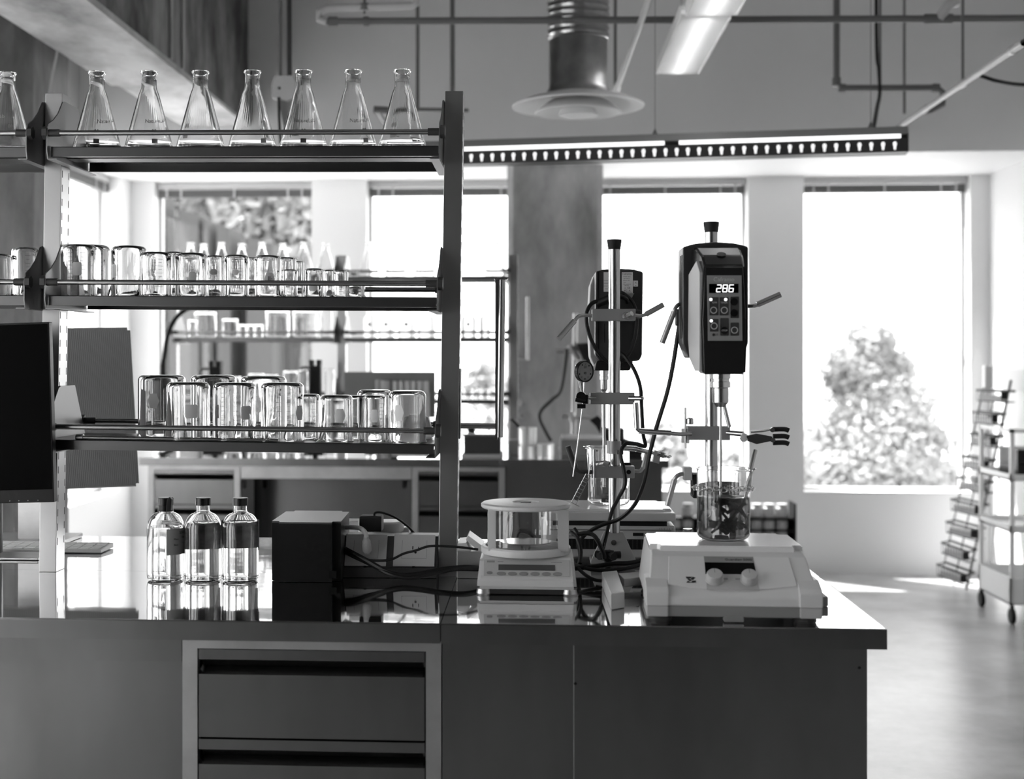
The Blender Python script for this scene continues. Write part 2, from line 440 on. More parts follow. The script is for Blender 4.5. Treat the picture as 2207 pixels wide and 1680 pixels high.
# round duct with diffuser
dc = at(1246, 235, 6.35)
rt = thing('air_duct', 'round galvanised duct ending in a wide saucer diffuser', 'duct', (dc.x, dc.y, dc.z))
prof = []
z = dc.z + .07
rd = .133
for k in range(0, 3): pass
MB().lathe([(rd * 1.12, z - .005), (rd * 1.0, z + .03), (rd, z + .24), (rd + .006, z + .245), (rd, z + .25)], c=(dc.x, dc.y, 0), seg=48).build('duct_collar', M_duct, rt)
mb = MB(); pr_ = []
zz = z + .25
while zz < ZC - .005:
    pr_ += [(rd + .004, zz), (rd + .009, zz + .012), (rd + .004, zz + .024)]; zz += .03
mb.lathe(pr_, c=(dc.x, dc.y, 0), seg=48).build('flexible_duct', M_duct, rt)
rD = .298
MB().lathe([(rd, z), (rD * .8, z - .028), (rD, z - .055), (rD, z - .062), (rD * .82, z - .052), (rD * .62, z - .02), (rd, z - .005)], c=(dc.x, dc.y, 0), seg=56, fill=False).build('diffuser_rim', M_whitem, rt)
MB().lathe([(rD * .40, z - .03), (rD * .66, z - .085), (rD * .64, z - .09), (rD * .38, z - .05)], c=(dc.x, dc.y, 0), seg=48).build('diffuser_cone', M_whitem, rt)
MB().lathe([(0.0, z - .06), (rD * .26, z - .07), (rD * .30, z - .1), (rD * .14, z - .105), (0, z - .096)], c=(dc.x, dc.y, 0), seg=40).build('diffuser_core', M_whitem, rt)

# hanging lamp running away from us (upper right)
zf = 2.75
p0, p1 = atz(1408, 161, zf), atz(1500, 161, zf)
rt = thing('pendant_lamp', 'bright louvred pendant lamp at the top, running away from the viewer', 'lamp', ((p0.x + p1.x) / 2, p0.y, zf))
def lampsec(Ya, Yb, dx=0):
    sx = 0.012
    xa = lambda Y: p0.x + sx * (p0.y - Y) + dx; xb = lambda Y: p1.x + sx * (p0.y - Y) + dx
    MB().box(xa(Ya), xb(Ya), Ya, Yb, zf + .035, zf + .055).box(xa(Ya), xa(Ya) + .006, Ya, Yb, zf, zf + .04).box(xb(Ya) - .006, xb(Ya), Ya, Yb, zf, zf + .04).build('lamp_housing', M_whitem, rt)
    m = MB(); n = 34
    for k in range(n + 1):
        y = Ya + (Yb - Ya) * k / n; m.box(xa(Ya) + .006, xb(Ya) - .006, y - .001, y + .001, zf + .002, zf + .02)
    m.build('louvre', M_white, rt)
    MB().cyl(((xa(Ya) + xb(Ya)) / 2, Ya, zf + .028), ((xa(Ya) + xb(Ya)) / 2, Yb, zf + .028), .007).build('lamp_tube', M_tube, rt)
yend = p0.y
lampsec(yend - 1.10, yend)
for k in range(1, 8): lampsec(yend - 1.10 - 1.15 * k, yend - 1.13 * k + .02 * (1 - k) - .02, .004 * (k % 2))  # further sections out of view, added to light the near bench
MB().cyl(((p0.x + p1.x) / 2, yend - .3, zf + .05), ((p0.x + p1.x) / 2, yend - .3, ZC), .0015, seg=6).build('suspension_wire', M_pipe, rt)

# long lamp parallel to the windows
zl = 2.345
e1 = at(1955, 302, 5.75); e0 = at(905, 322, 6.02)
d = (e1 - e0); d.z = 0; L_ = d.length; d.normalize(); zl = e1.z
Ml = frame((e0.x, e0.y, zl), (d.x, d.y, 0), (-d.y, d.x, 0))
rt = thing('long_pendant_lamp', 'long dark pendant lamp with a row of small glowing slots above the windows', 'lamp', (e0.x, e0.y, zl), math.atan2(d.y, d.x))
MB().prism([(-.05, .018), (-.028, .052), (.028, .052), (.05, .018)], 'x', 0, L_).build('lamp_body', M_grey, rt, local=True)
MB().box(.02, L_ * .52, -.049, -.047, .002, .018).box(L_ * .55, L_ - .03, -.049, -.047, .002, .018).build('lamp_tube', pm('strip_glow', 1, .5, emit=1.5), rt, local=True)
MB().box(0, L_, -.046, .04, -.052, -.048).box(0, L_, -.048, -.045, -.054, .002).box(L_ - .004, L_, -.048, .045, -.054, .02).box(0, L_, .04, .045, -.054, .02).build('lamp_reflector', M_dark, rt, local=True)
n = 43
for k in range(n):
    x = .03 + (L_ - .06) * (k + .5) / n
    MB().lathe([(0, 0), (.0040, .0), (.0046, .012), (.0072, .02), (.0075, .025), (.005, .031), (0, .032)], M=Matrix.Translation((x, -.0485, -.044)) @ Matrix.Diagonal((1, .12, 1, 1)), seg=12).build('glowing_slot', M_tube2, rt, local=True)
for f in (.5, .93):
    MB().lathe([(.014, .052), (.004, .075), (.0015, .08), (.0012, ZC - zl - .002)], c=(L_ * f, 0, 0), seg=10).build('suspension_wire', M_pipe, rt, local=True)

# ceiling junction box on poles, behind the flasks
jb = at(608, 190, 5.9)
rt = thing('ceiling_outlet_box', 'pale hanging outlet box on two thin poles behind the flasks', 'outlet box', jb)
MB().prism([(jb.x - .045, jb.z + .02), (jb.x - .03, jb.z + .055), (jb.x + .045, jb.z + .055), (jb.x + .06, jb.z + .03), (jb.x + .06, jb.z - .04), (jb.x + .02, jb.z - .055), (jb.x - .045, jb.z - .04)], 'y', jb.y, jb.y + .06, bev=.004).build('box_body', M_greyl, rt)
MB().cyl((jb.x - .012, jb.y + .02, jb.z + .05), (jb.x - .012, jb.y + .02, ZC - .003), .008).build('pole', M_pipe, rt)
MB().cyl((jb.x + .028, jb.y + .02, jb.z + .05), (jb.x + .024, jb.y + .02, ZC - .003), .011).build('pole', M_dark, rt)
MB().cyl((jb.x - .012, jb.y - .002, jb.z), (jb.x - .012, jb.y + .01, jb.z), .006).build('knockout_hole', M_black, rt)
MB().prism([(jb.x - .02, jb.z - .04), (jb.x + .05, jb.z - .05), (jb.x + .06, jb.z - .2), (jb.x + .01, jb.z - .2)], 'y', jb.y + .02, jb.y + .05).build('lower_bracket', M_grey, rt)
MB().tube([(jb.x - .014, jb.y - .002, jb.z - .04), (jb.x - .012, jb.y - .002, jb.z - .14), (jb.x - .006, jb.y - .002, jb.z - .24)], .006).build('power_lead', M_rubber, rt)

# ------------------------------------------------------------------ outside
GZ = -5.0
tag(struct(MB().box(-60, 60, 11, 160, GZ - .2, GZ).build('ground', M_ground)), 'pale open ground outside the windows', 'ground')
def leafmesh(cs, n, size, seed):
    rnd = random.Random(seed); m = MB(); bm = m.bm
    for i in range(n):
        c, r_, sc = cs[rnd.randrange(len(cs))]
        v = Vector((rnd.gauss(0, 1), rnd.gauss(0, 1), rnd.gauss(0, 1))).normalized() * (rnd.random() ** .35)
        p = Vector((c[0] + v.x * r_ * sc[0], c[1] + v.y * r_ * sc[1], c[2] + v.z * r_ * sc[2]))
        a = Vector((rnd.gauss(0, 1), rnd.gauss(0, 1), rnd.gauss(0, 1))).normalized(); b = a.orthogonal().normalized()
        s_ = size * rnd.uniform(.6, 1.5)
        vs = [bm.verts.new(p + a * s_), bm.verts.new(p + b * s_ * .5), bm.verts.new(p - a * s_), bm.verts.new(p - b * s_ * .5)]
        bm.faces.new(vs)
    return m
def tree(name, blobs, label, n=2600, size=.16, m=M_leaf, seed=1, cat='tree'):
    # blobs: (x px, y px, radius px) at distance Y
    Y = blobs[0][3]; k = Y / F
    cs = [(tuple(at(x, y, Y + random.uniform(-1, 1) * r_ * k)), r_ * k, (1, 1, 1)) for x, y, r_, Y in blobs]
    base = Vector((cs[0][0][0], Y, GZ))
    rt = thing(name, label, cat, base)
    leafmesh(cs, n, size, seed).build('crown', m, rt, sharp=180)
    MB().tube([base, base + Vector((.1, 0, 2)), Vector(cs[0][0])], .2, rr=[.3, .2, .1], seg=10).build('trunk', M_trunk, rt)
    return rt
tree('weeping_tree', [(1870, 760, 45, 45), (1900, 735, 30, 45), (1855, 730, 30, 45), (1820, 800, 50, 45), (1925, 800, 50, 45), (1860, 860, 90, 45), (1950, 880, 70, 45), (1800, 960, 80, 45), (1900, 970, 110, 45), (1985, 960, 60, 45), (1860, 1060, 110, 45), (1960, 1060, 90, 45), (1790, 1080, 60, 45)],
     'drooping grey tree filling the lower part of the right window', n=20000, size=.11, seed=3)
rnd = random.Random(5)
tree('bushes', [(x, rnd.uniform(960, 1080), rnd.uniform(40, 70), 38) for x in range(1300, 1720, 45)], 'low bushy trees outside the window behind the stirring heads', n=3200, size=.16, seed=9)
tree('bushes', [(x, rnd.uniform(930, 1080), rnd.uniform(25, 50), 60) for x in range(1990, 2140, 30)] + [(x, rnd.uniform(930, 1080), rnd.uniform(25, 50), 60) for x in range(1720, 1800, 30)], 'distant low trees either side of the drooping tree', n=1500, size=.2, seed=19)
tree('distant_tree', [(1050, 800, 20, 50), (1030, 830, 35, 50), (1070, 850, 40, 50), (1040, 900, 60, 50)], 'small distant tree seen low between rack post and column', n=900, size=.16, seed=12)
tree('leafy_tree', [(380 + 55 * i, 420 + 75 * j + rnd.uniform(-15, 15), 60, 24) for i in range(6) for j in range(9)], 'leafy tree filling the leftmost back window', n=15000, size=.13, seed=4)
# building with stepped fins outside the left window
rt = thing('neighbour_building', 'pale building with tall stepped fins outside the leftmost back window', 'building', at(430, 1000, 19) * 1)
m = MB()
for x0, x1, yt0, yt1 in ((350, 362, 400, 400), (402, 443, 455, 470), (452, 464, 476, 480), (482, 510, 489, 497), (545, 600, 515, 530)):
    a, b = at(x0, yt0, 19), at(x1, yt1, 19)
    m.prism([(a.x, GZ), (b.x, GZ), (b.x, b.z), (a.x, a.z)], 'y', 18.6, 19.4)
m.build('facade_fin', M_house, rt)
m = MB().box(at(395, 0, 19).x, at(640, 0, 19).x, 19.4, 20, GZ, at(0, 560, 19.5).z); m.build('facade_wall', M_house, rt)

# sky and sun
w = bpy.data.worlds.new('sky'); S.world = w; w.use_nodes = True
bg = w.node_tree.nodes['Background']; bg.inputs[0].default_value = (1, 1, 1, 1); bg.inputs[1].default_value = 5.0
sun = bpy.data.lights.new('sun', 'SUN'); sun.energy = 26; sun.angle = R(.6)
so = bpy.data.objects.new('sun', sun); COL.objects.link(so)
so.rotation_euler = Vector((.44, -.345, -1)).to_track_quat('-Z', 'Y').to_euler()
so.location = (-3, 12, 9)
S.view_settings.view_transform = 'Standard'; S.view_settings.look = 'None'; S.view_settings.gamma = 1
S.view_settings.exposure = 0.0
S.view_settings.use_curve_mapping = False
S.cycles.use_denoising = True
S.cycles.max_bounces = 14; S.cycles.transmission_bounces = 14; S.cycles.glossy_bounces = 6; S.cycles.diffuse_bounces = 5; S.cycles.transparent_max_bounces = 12
S.cycles.sample_clamp_indirect = 12
S.cycles.use_adaptive_sampling = True; S.cycles.adaptive_threshold = .03
S.cycles.blur_glossy = .5
# ================================================================== BENCHES
ZB = .91
def make_drawer(root, x0, x1, z1, h, y):
    """recessed-grip steel drawer: z1 top, h height, front plane y"""
    pr = [(y, z1), (y, z1 - .019), (y + .034, z1 - .026), (y + .034, z1 - .036), (y + .012, z1 - .040), (y, z1 - .047), (y, z1 - h), (y + .4, z1 - h), (y + .4, z1)]
    d = MB().prism(pr, 'x', x0, x1).build('drawer', M_steel, root)
    MB().prism([(y + .0335, z1 - .0255), (y + .0335, z1 - .0365), (y + .002, z1 - .0195)], 'x', x0 + .004, x1 - .004).build('finger_pull_shade', M_steelD, d)  # darker steel wedge: shade of the grip recess put into colour
    return d
def drawer_cabinet(x0, x1, y, label, name='drawer_cabinet', group=None, lit=False, yb=.95, hs=(.165, .165, .165, .26)):
    rt = thing(name, label, 'cabinet', (x0, y, 0), group=group)
    fz = .872
    w = .0285
    MB().box(x0, x0 + w, y, y + .02, .06, fz).box(x1 - w, x1, y, y + .02, .06, fz).box(x0 + w, x1 - w, y, y + .02, fz - .021, fz).box(x0 + w, x1 - w, y, y + .02, .06, .075).build('cabinet_frame', M_steelL, rt)
    MB().box(x0, x0 + .004, y + .02, y + yb, .06, fz).box(x1 - .004, x1, y + .02, y + yb, .06, fz).box(x0, x1, y + .45, y + yb, .06, fz - .02).box(x0 + .02, x1 - .02, y + .05, y + yb, 0, .06).build('cabinet_body', M_steel, rt)
    z = fz - .0225
    for h in hs:
        make_drawer(rt, x0 + w + .0025, x1 - w - .0025, z, min(h, z - .077), y + .001)
        z -= h + .004
    return rt
def worktop(x0, x1, y0, y1, label, lipf=True, lipr=False, lipb=False):
    m = MB().box(x0, x1, y0, y1, ZB - .004, ZB - .0)
    o = m.build('worktop', M_steeltop, origin=(x0, y0, ZB)); tag(o, label, 'worktop')
    m = MB()
    xe = x1 + (.003 if lipr else 0)
    if lipf: m.prism([(y0 - .002, ZB - .0005), (y0 - .0035, ZB - .003), (y0 - .0035, ZB - .037), (y0 + .02, ZB - .037), (y0 + .02, ZB - .005), (y0, ZB - .005), (y0, ZB - .0005)], 'x', x0, xe)
    if lipr: m.box(x1 - .02, x1 + .003, y0 + .0205, y1, ZB - .037, ZB - .0005)
    if lipb: m.box(x0, x1, y1 - .02, y1, ZB - .037, ZB - .005)
    if lipf or lipr or lipb: m.build('front_edge', M_steel, o)
    return o
def bench(dx, y0, xl, xs, xr, ysb, yb, where, sec):
    g_ = .0008
    worktop(xl, xs - g_, y0, ysb - g_, 'mirror steel worktop, front left panel of the %s bench' % where)
    worktop(xs + g_, xr, y0, ysb - g_, 'mirror steel worktop, front right panel of the %s bench' % where, lipr=True)
    worktop(xl, xs - g_, ysb, yb, 'mirror steel worktop, rear left panel of the %s bench' % where, lipf=False, lipb=True)
    worktop(xs + g_, xr, ysb, yb, 'mirror steel worktop, rear right panel of the %s bench' % where, lipf=False, lipr=True, lipb=True)
YF = 2.5475
bench(0, YF, -2.2, -.1745, .6255, 3.12, 3.717, 'near', 0)
YC = YF + .03
drawer_cabinet(-.663, -.1757, YC, 'steel drawer cabinet under the near worktop, two recessed drawers showing', yb=1.05)
# knee space, left
rt = thing('knee_space_panel', 'dark steel apron and recessed panel left of the near drawer cabinet', 'panel', (-1.4, YC, 0))
MB().box(-2.2, -.665, YC + .002, YC + .02, ZB - .085, ZB - .038).build('apron', M_steel, rt)
MB().box(-2.2, -.665, YC + .05, YC + .055, .0, ZB - .04).build('recessed_panel', M_steel, rt)
# end cabinet, right
rt = thing('end_cabinet', 'large plain steel end cabinet of the near bench with one vertical seam', 'cabinet', (-.1735, YC, 0))
MB().box(-.1735, .0685, YC, YC + 1.0, .0, .8725).build('narrow_panel', M_steel, rt)
MB().box(.0705, .601, YC, YC + 1.0, .0, .8725).build('wide_panel', M_steel, rt)
MB().box(.0686, .0704, YC - .0006, YC + .01, 0, .8725).build('seam_strip', M_steelL, rt)
for p in (at(1240, 1474, YC), at(1852, 1440, YC)): MB().cyl((p.x, YC - .001, p.z), (p.x, YC + .004, p.z), .0028, seg=12).build('screw_hole', M_black, rt)

# second bench
Y2 = 6.60
bench(0, Y2, -1.91, -.17, .62, Y2 + .58, Y2 + 1.17, 'far', 0)
drawer_cabinet(atX(319, Y2 + .03), atX(517, Y2 + .03), Y2 + .03, 'pale drawer cabinet at the left end of the far bench', yb=1.05)
drawer_cabinet(atX(888, Y2 + .03), atX(1088, Y2 + .03), Y2 + .03, 'drawer cabinet of the far bench, seen beside the right rack post', yb=1.05)
xa, xb = atX(518, Y2 + .03) + .002, atX(887, Y2 + .03) - .002
rt = thing('knee_space_panel', 'steel apron and dark knee space in the middle of the far bench', 'panel', (xa, Y2 + .03, 0))
MB().box(xa, xb, Y2 + .032, Y2 + .05, ZB - .10, ZB - .038).build('apron', M_steelL, rt)
MB().box(xa, xb, Y2 + .30, Y2 + .305, 0, ZB - .04).build('recessed_panel', M_steel, rt)
MB().box(xa, xa + .062, Y2 + .034, Y2 + .04, 0, ZB - .101).build('side_panel', M_dark, rt)
for x, yy in ((524, .036), (572, .30), (872, .30)):
    c = at(x, 1044, Y2 + yy - .005); MB().box(c.x - .010, c.x + .010, Y2 + yy - .012, Y2 + yy, c.z - .02, c.z + .02).build('latch_block', M_black, rt)
xa = atX(1090, Y2 + .03)
rt = thing('end_cabinet', 'plain steel end cabinet of the far bench under its right end', 'cabinet', (xa, Y2 + .03, 0))
MB().box(xa, .18, Y2 + .03, Y2 + 1.1, 0, .8725).build('narrow_panel', M_steel, rt)
MB().box(.182, .595, Y2 + .03, Y2 + 1.1, 0, .8725).build('wide_panel', M_steel, rt)

# ================================================================== RACKS
def lean(v):                          # the near rack leans very slightly to the right
    k = min(1, max(0, (v.z - ZB) / .2))
    return Vector((v.x + .0140 * (v.z - ZB), v.y, v.z - k * .0075 * (v.x + .65)))
def ident(v): return v
def guard(root, x0, x1, y, z, fn, caps=True):
    ra = MB().cyl((x0 + .012, y, z), (x1 - .012, y, z), .0058, seg=16).warp(fn).build('guard_rail', M_rod, root)
    for a, b, s_ in ((x0 - .001, x0 + .026, -1), (x1 - .026, x1 + .001, 1)):
        e = x0 if s_ < 0 else x1
        MB().cyl((a, y, z), (b, y, z), .0082, seg=16).cyl((e + s_ * .0005, y, z), (e + s_ * .011, y, z), .0145, seg=6).warp(fn).build('rail_end', M_dark, ra)
def shelf(root, x0, x1, yf, yb, zt, fn, lip=.022):
    m = MB()
    t = .0015
    m.box(x0, x1, yf, yb, zt - t, zt)
    m.prism([(yf, zt), (yf, zt - lip), (yf + .012, zt - lip), (yf + .012, zt - lip + t), (yf + t, zt - lip + t), (yf + t, zt)], 'x', x0, x1)
    m.prism([(yb, zt), (yb, zt - lip), (yb - .012, zt - lip), (yb - .012, zt - lip + t), (yb - t, zt - lip + t), (yb - t, zt)], 'x', x0, x1)
    m.box(x0, x1, (yf + yb) / 2 - .03, (yf + yb) / 2 + .03, zt - .012, zt - t)
    return m.warp(fn).build('shelf', M_shelf, root)
def bracket(root, x, side, yf, yb, yp, zt, fn):
    """side plate at x; side=+1 the shelf lies to its right"""
    pts = [(yf - .012, zt - .028), (yf - .018, zt - .01), (yf - .018, zt + .03), (yf - .012, zt + .048), (yf + .02, zt + .062), (yf + .05, zt + .082), (yp - .01, zt + .112), (yp + .005, zt + .116), (yp + .10, zt + .116), (yb - .02, zt + .03), (yb, zt + .0), (yb, zt - .028)]
    m = MB().prism(pts, 'x', x - .0012, x + .0012)
    a, b = (x, x + .02) if side > 0 else (x - .02, x)
    m.box(a, b, yf - .012, yb, zt - .030, zt - .0275)
    m.warp(fn).build('shelf_bracket', M_brk, root)
def post(root, x0, x1, y0, y1, ztop, fn):
    m = MB(); n = 8
    for k in range(n): pass
    m.box(x0, x1, y0, y1, ZB, ztop, bev=.0012)
    bm = m.bm
    bmesh.ops.bisect_plane(bm, geom=list(bm.verts) + list(bm.edges) + list(bm.faces), plane_co=(0, 0, ZB + .2), plane_no=(0, 0, 1))
    u = m.warp(fn).build('post', M_post, root)
    m = MB()
    z = ZB + .06
    while z < ztop - .05:
        m.box(x1 - .0005, x1 + .0004, y0 + .006, y0 + .0085, z, z + .016).box(x1 - .0005, x1 + .0004, y1 - .0085, y1 - .006, z, z + .016); z += .032
    m.warp(fn).build('slot_row', M_blackm, u)
def rack(label, posts, yf, yb, yp, zs, ztop, fn, dz=0, ends=(None, None)):
    rt = thing('shelving_rack', label, 'rack', (posts[1][0], yp, ZB))
    for a, b in posts: post(rt, a, b, yp, yp + .058, ztop, fn)
    bays = [(posts[i][1], posts[i + 1][0]) for i in range(len(posts) - 1)]
    for x0, x1 in bays:
        for zt in zs:
            shelf(rt, x0 + .007, x1 - .007, yf, yb, zt, fn)
            bracket(rt, x0 + .0035, 1, yf, yb, yp, zt, fn); bracket(rt, x1 - .0035, -1, yf, yb, yp, zt, fn)
            guard(rt, x0 + .003, x1 - .003, yf - .008, zt + .029, fn); guard(rt, x0 + .003, x1 - .003, yb + .004, zt + .029, fn)
    return rt
ZT = (1.858, 1.5305, 1.213)
PL, PR = (-1.1246, -1.0852), (-.2171, -.1764)
YFS, YBS, YP = 3.0, 3.265, 3.088
rk = rack('large steel shelving rack full of glassware on the near bench', [(-2.034, -1.9936), PL, PR], YFS, YBS, YP, ZT, 1.993, ident and lean)
# loose rod lying on the bottom shelf, just behind the front guard
a, b = at(176, 944, YFS + .02), at(600, 951, YFS + .02)
tag(MB().cyl(a, b, .0052, seg=14).cyl(a + Vector((-.012, 0, 0)), a + Vector((.004, 0, 0)), .008).build('loose_rail', M_rod, origin=a), 'loose steel rod with a nut lying along the front of the bottom shelf', 'rod')

P2 = [(atX(365, 7.4), atX(365, 7.4) + .04), (atX(727, 7.4), atX(727, 7.4) + .045), (atX(1098, 7.4), atX(1098, 7.4) + .045)]
ZT2 = (1.822, 1.498, 1.17)
rk2 = rack('second shelving rack on the far bench, out of focus', P2, 7.32, 7.6, 7.40, ZT2, 1.94, ident)

# pull post on the right side of the near rack
c = at(1080, 600, 3.12)
rt = thing('grab_bar', 'upright steel tube handle held off the right post of the near rack', 'grab bar', at(1080, 943, 3.12))
MB().tube([at(1081, 603, 3.12), at(1079, 770, 3.12), at(1076, 943, 3.12)], .0088, seg=20, smooth=1).build('tube', M_rod, rt)
MB().box(c.x - .0155, c.x + .0155, 3.105, 3.135, c.z - .004, c.z, bev=.001).build('top_plate', M_rod, rt)
m = MB().cyl(at(993, 918, 3.125), at(1072, 919, 3.125), .0062, seg=16).box(at(1067, 0, 3.1).x, at(1072, 0, 3.1).x, 3.113, 3.125, at(0, 943, 3.12).z, at(0, 605, 3.12).z).build('cross_bar', M_rod, rt)
p = at(993, 795, 3.12); q = at(990, 945, 3.12)
MB().prism([(p.x - .003, p.z), (p.x + .0015, p.z), (q.x + .003, q.z), (q.x - .003, q.z)], 'y', 3.095, 3.14).build('mounting_plate', M_brk, rt)
rt = thing('bent_grab_bar', 'thin bent wire handle on the column side of the far rack', 'grab bar', at(1137, 775, 7.6))
MB().tube([at(1137, 640, 7.6), at(1137, 776, 7.6), at(1103, 773, 7.6)], .009, smooth=1).build('bent_bar', M_steelL, rt)

# ================================================================== GLASSWARE
def beaker_bm(m, r, h, c, inverted=False, wall=.0013, spout=0., seg=44, lip=.0022):
    cr = min(.013, r * .30)
    out = [(0, 0)] + [(r - cr + cr * math.sin(a), cr - cr * math.cos(a)) for a in (0, .4, .8, 1.2, 1.57)] + [(r, h * .5), (r, h - .006), (r + lip * .6, h - .002), (r + lip, h - .0005), (r + lip * .9, h)]
    ri = r - wall; ci = cr - wall * .6
    inn = [(ri + .0003, h - .0005), (ri, h - .004), (ri, h * .5)] + [(ri - ci + ci * math.sin(a), wall * 1.3 + ci - ci * math.cos(a)) for a in (1.57, 1.2, .8, .4, 0)] + [(0, wall * 1.3)]
    prof = out + inn
    T = Matrix.Translation(c)
    if inverted: T = T @ Matrix.Translation((0, 0, h)) @ Matrix.Diagonal((1, 1, -1, 1))
    n0 = len(m.bm.verts)
    m.lathe(prof, seg=seg, M=T)
    if spout is not None:
        m.bm.verts.ensure_lookup_table()
        for v in m.bm.verts[n0:]:
            z = (v.co.z - c[2]); zz = h - z if inverted else z
            if zz > h - .016:
                d = math.hypot(v.co.x - c[0], v.co.y - c[1]) or 1
                a = math.atan2(v.co.y - c[1], v.co.x - c[0]) - spout
                a = (a + math.pi) % (2 * math.pi) - math.pi
                k = math.exp(-(a / .22) ** 2) * ((zz - (h - .016)) / .016) ** 1.5 * .011
                v.co.x += (v.co.x - c[0]) / d * k; v.co.y += (v.co.y - c[1]) / d * k
    return m
def hexlabel(m, r, ang, z, w, h, c, shape='hex'):
    """label on the outside of a cylinder"""
    t = bmesh.new()
    if shape == 'hex': pts = [(-w * .28, h / 2), (w * .28, h / 2), (w / 2, 0), (w * .28, -h / 2), (-w * .28, -h / 2), (-w / 2, 0)]
    else: pts = [(-w / 2 + .003, h / 2), (w / 2 - .003, h / 2), (w / 2, h / 2 - .003), (w / 2, -h / 2 + .003), (w / 2 - .003, -h / 2), (-w / 2 + .003, -h / 2), (-w / 2, -h / 2 + .003), (-w / 2, h / 2 - .003)]
    # strips across x for the curvature
    xs = sorted(set([p[0] for p in pts] + [w * (k / 8 - .5) for k in range(9)]))
    def yr(x, up):
        ys = []
        n = len(pts)
        for i in range(n):
            (xa, ya), (xb, yb_) = pts[i], pts[(i + 1) % n]
            if min(xa, xb) - 1e-9 <= x <= max(xa, xb) + 1e-9 and abs(xa - xb) > 1e-9: ys.append(ya + (yb_ - ya) * (x - xa) / (xb - xa))
        return (max(ys) if up else min(ys))
    rr = r + .0004
    row = [[t.verts.new((c[0] + rr * math.cos(ang + x / r), c[1] + rr * math.sin(ang + x / r), z + yr(x, u))) for u in (True, False)] for x in xs]
    for a, b in zip(row, row[1:]):
        try: t.faces.new((a[0], a[1], b[1], b[0]))
        except ValueError: pass
    bmesh.ops.remove_doubles(t, verts=t.verts, dist=1e-5)
    return m._add(t)
def ticks(m, r, ang, z0, z1, n, c, w=.012):
    for k in range(n):
        z = z0 + (z1 - z0) * k / (n - 1); ww = w if k % 2 == 0 else w * .6
        m.patch(r + .0002, ang - ww / r / 2, ang + ww / r / 2, z, z + .0007, c, seg=3, thick=.0002)
def beaker(r, h, c, label, inverted=False, spout=0., lab=None, tick=None, group=None, seg=44, text=None, name='beaker', small=False):
    c = Vector(c)
    o = tag(beaker_bm(MB(), r, h, c, inverted, spout=spout, seg=seg).build(name, M_glass, origin=c, sharp=50), label, 'beaker', group)
    if lab:
        a, zf_, w_, hh, shp, mat = lab
        hexlabel(MB(), r, R(a), c.z + zf_ * h, w_, hh, (c.x, c.y), shp).build('label', mat, o)
    if tick:
        m = MB()
        for a in tick: ticks(m, r, R(a), c.z + h * .2, c.z + h * .82, 9, (c.x, c.y))
        if text:
            wrap_text(m, text, .009, r, R(tick[0]) + .3, c.z + h * .3, (c.x, c.y))
        m.build('graduation_marks', M_inkg, o)
    return o
EXCL = {}
def put_beaker(x0, x1, yt, zb, Y, label, **k):
    """inverted beaker whose sides show at x0..x1 and top at yt, standing on level zb at distance Y"""
    a, b = at(x0, yt, Y), at(x1, yt, Y)
    r = (b.x - a.x) / 2; cx = (a.x + b.x) / 2
    p = lean(Vector((cx - .0140 * (zb - ZB), Y, zb))) if zb > 1.0 and Y < 4 else Vector((cx, Y, zb))
    zt = a.z
    return beaker(r, zt - p.z, p + Vector((0, 0, .0006)), label, inverted=True, **k)
gb = 'upturned beakers on the middle shelf'
HX = lambda a, z=.45, w=.026, h=.03, m=M_label: (a, z, w, h, 'hex', m)
SQ = lambda a, z=.45, w=.026, h=.028, m=M_label: (a, z, w, h, 'sq', m)
z2 = ZT[1]
mid = [
 (133, 208, 529, 3.075, 'large upturned beaker at the left end of the middle shelf', dict(tick=(-100, -60), lab=SQ(-78, .52, .02, .03))),
 (152, 236, 530, 3.18, 'large upturned beaker half hidden behind the leftmost one on the middle shelf', dict(tick=(-70, -40))),
 (241, 315, 532, 3.08, 'tall upturned beaker, second in the front row of the middle shelf', dict(lab=SQ(-130, .5, .016, .03), tick=(-30,))),
 (302, 370, 545, 3.05, 'upturned beaker, third in the front row of the middle shelf', dict(tick=(-60, -80))),
 (352, 398, 544, 3.2, 'narrow upturned beaker peeping out behind the third and fourth ones, middle shelf', dict()),
 (378, 447, 547, 3.06, 'upturned beaker, fourth in the front row of the middle shelf', dict(tick=(-75,), lab=SQ(-72, .4, .016, .03))),
 (443, 484, 552, 3.13, 'slim upturned beaker with a dark square mark on the middle shelf', dict(lab=SQ(-85, .6, .016, .012), tick=(-85,))),
 (483, 536, 551, 3.06, 'upturned beaker with a small dark square, centre of the middle shelf', dict(lab=SQ(-82, .58, .014, .012), tick=(-82, -60))),
 (530, 556, 556, 3.17, 'narrow upturned beaker between the two central ones, middle shelf', dict()),
 (549, 606, 552, 3.05, 'upturned beaker with a hexagon label marked with strokes on the middle shelf', dict(lab=HX(-72, .42, .024, .028))),
 (596, 638, 556, 3.12, 'upturned beaker just right of the stroke-marked one on the middle shelf', dict(tick=(-90,))),
 (632, 655, 564, 3.19, 'small rear upturned beaker, last tall one of the middle shelf', dict()),
 (610, 641, 582, 3.04, 'short upturned beaker with a grey label, first of the low ones, middle shelf', dict(lab=HX(-100, .5, .016, .02))),
 (657, 698, 580, 3.05, 'short wide upturned beaker near the right of the middle shelf', dict(lab=SQ(-90, .36, .018, .02))),
 (698, 722, 583, 3.09, 'short slim upturned beaker right of the wide short one, middle shelf', dict()),
 (720, 750, 584, 3.04, 'short upturned beaker with fine marks near the empty end of the middle shelf', dict(tick=(-90,))),
 (745, 787, 612, 3.05, 'lowest upturned beaker at the right end of the middle shelf row', dict(tick=(-80,))),
]
for x0, x1, yt, Y, lb, k in mid: put_beaker(x0, x1, yt, z2, Y, lb, group=gb, spout=random.uniform(0, 6), **k)
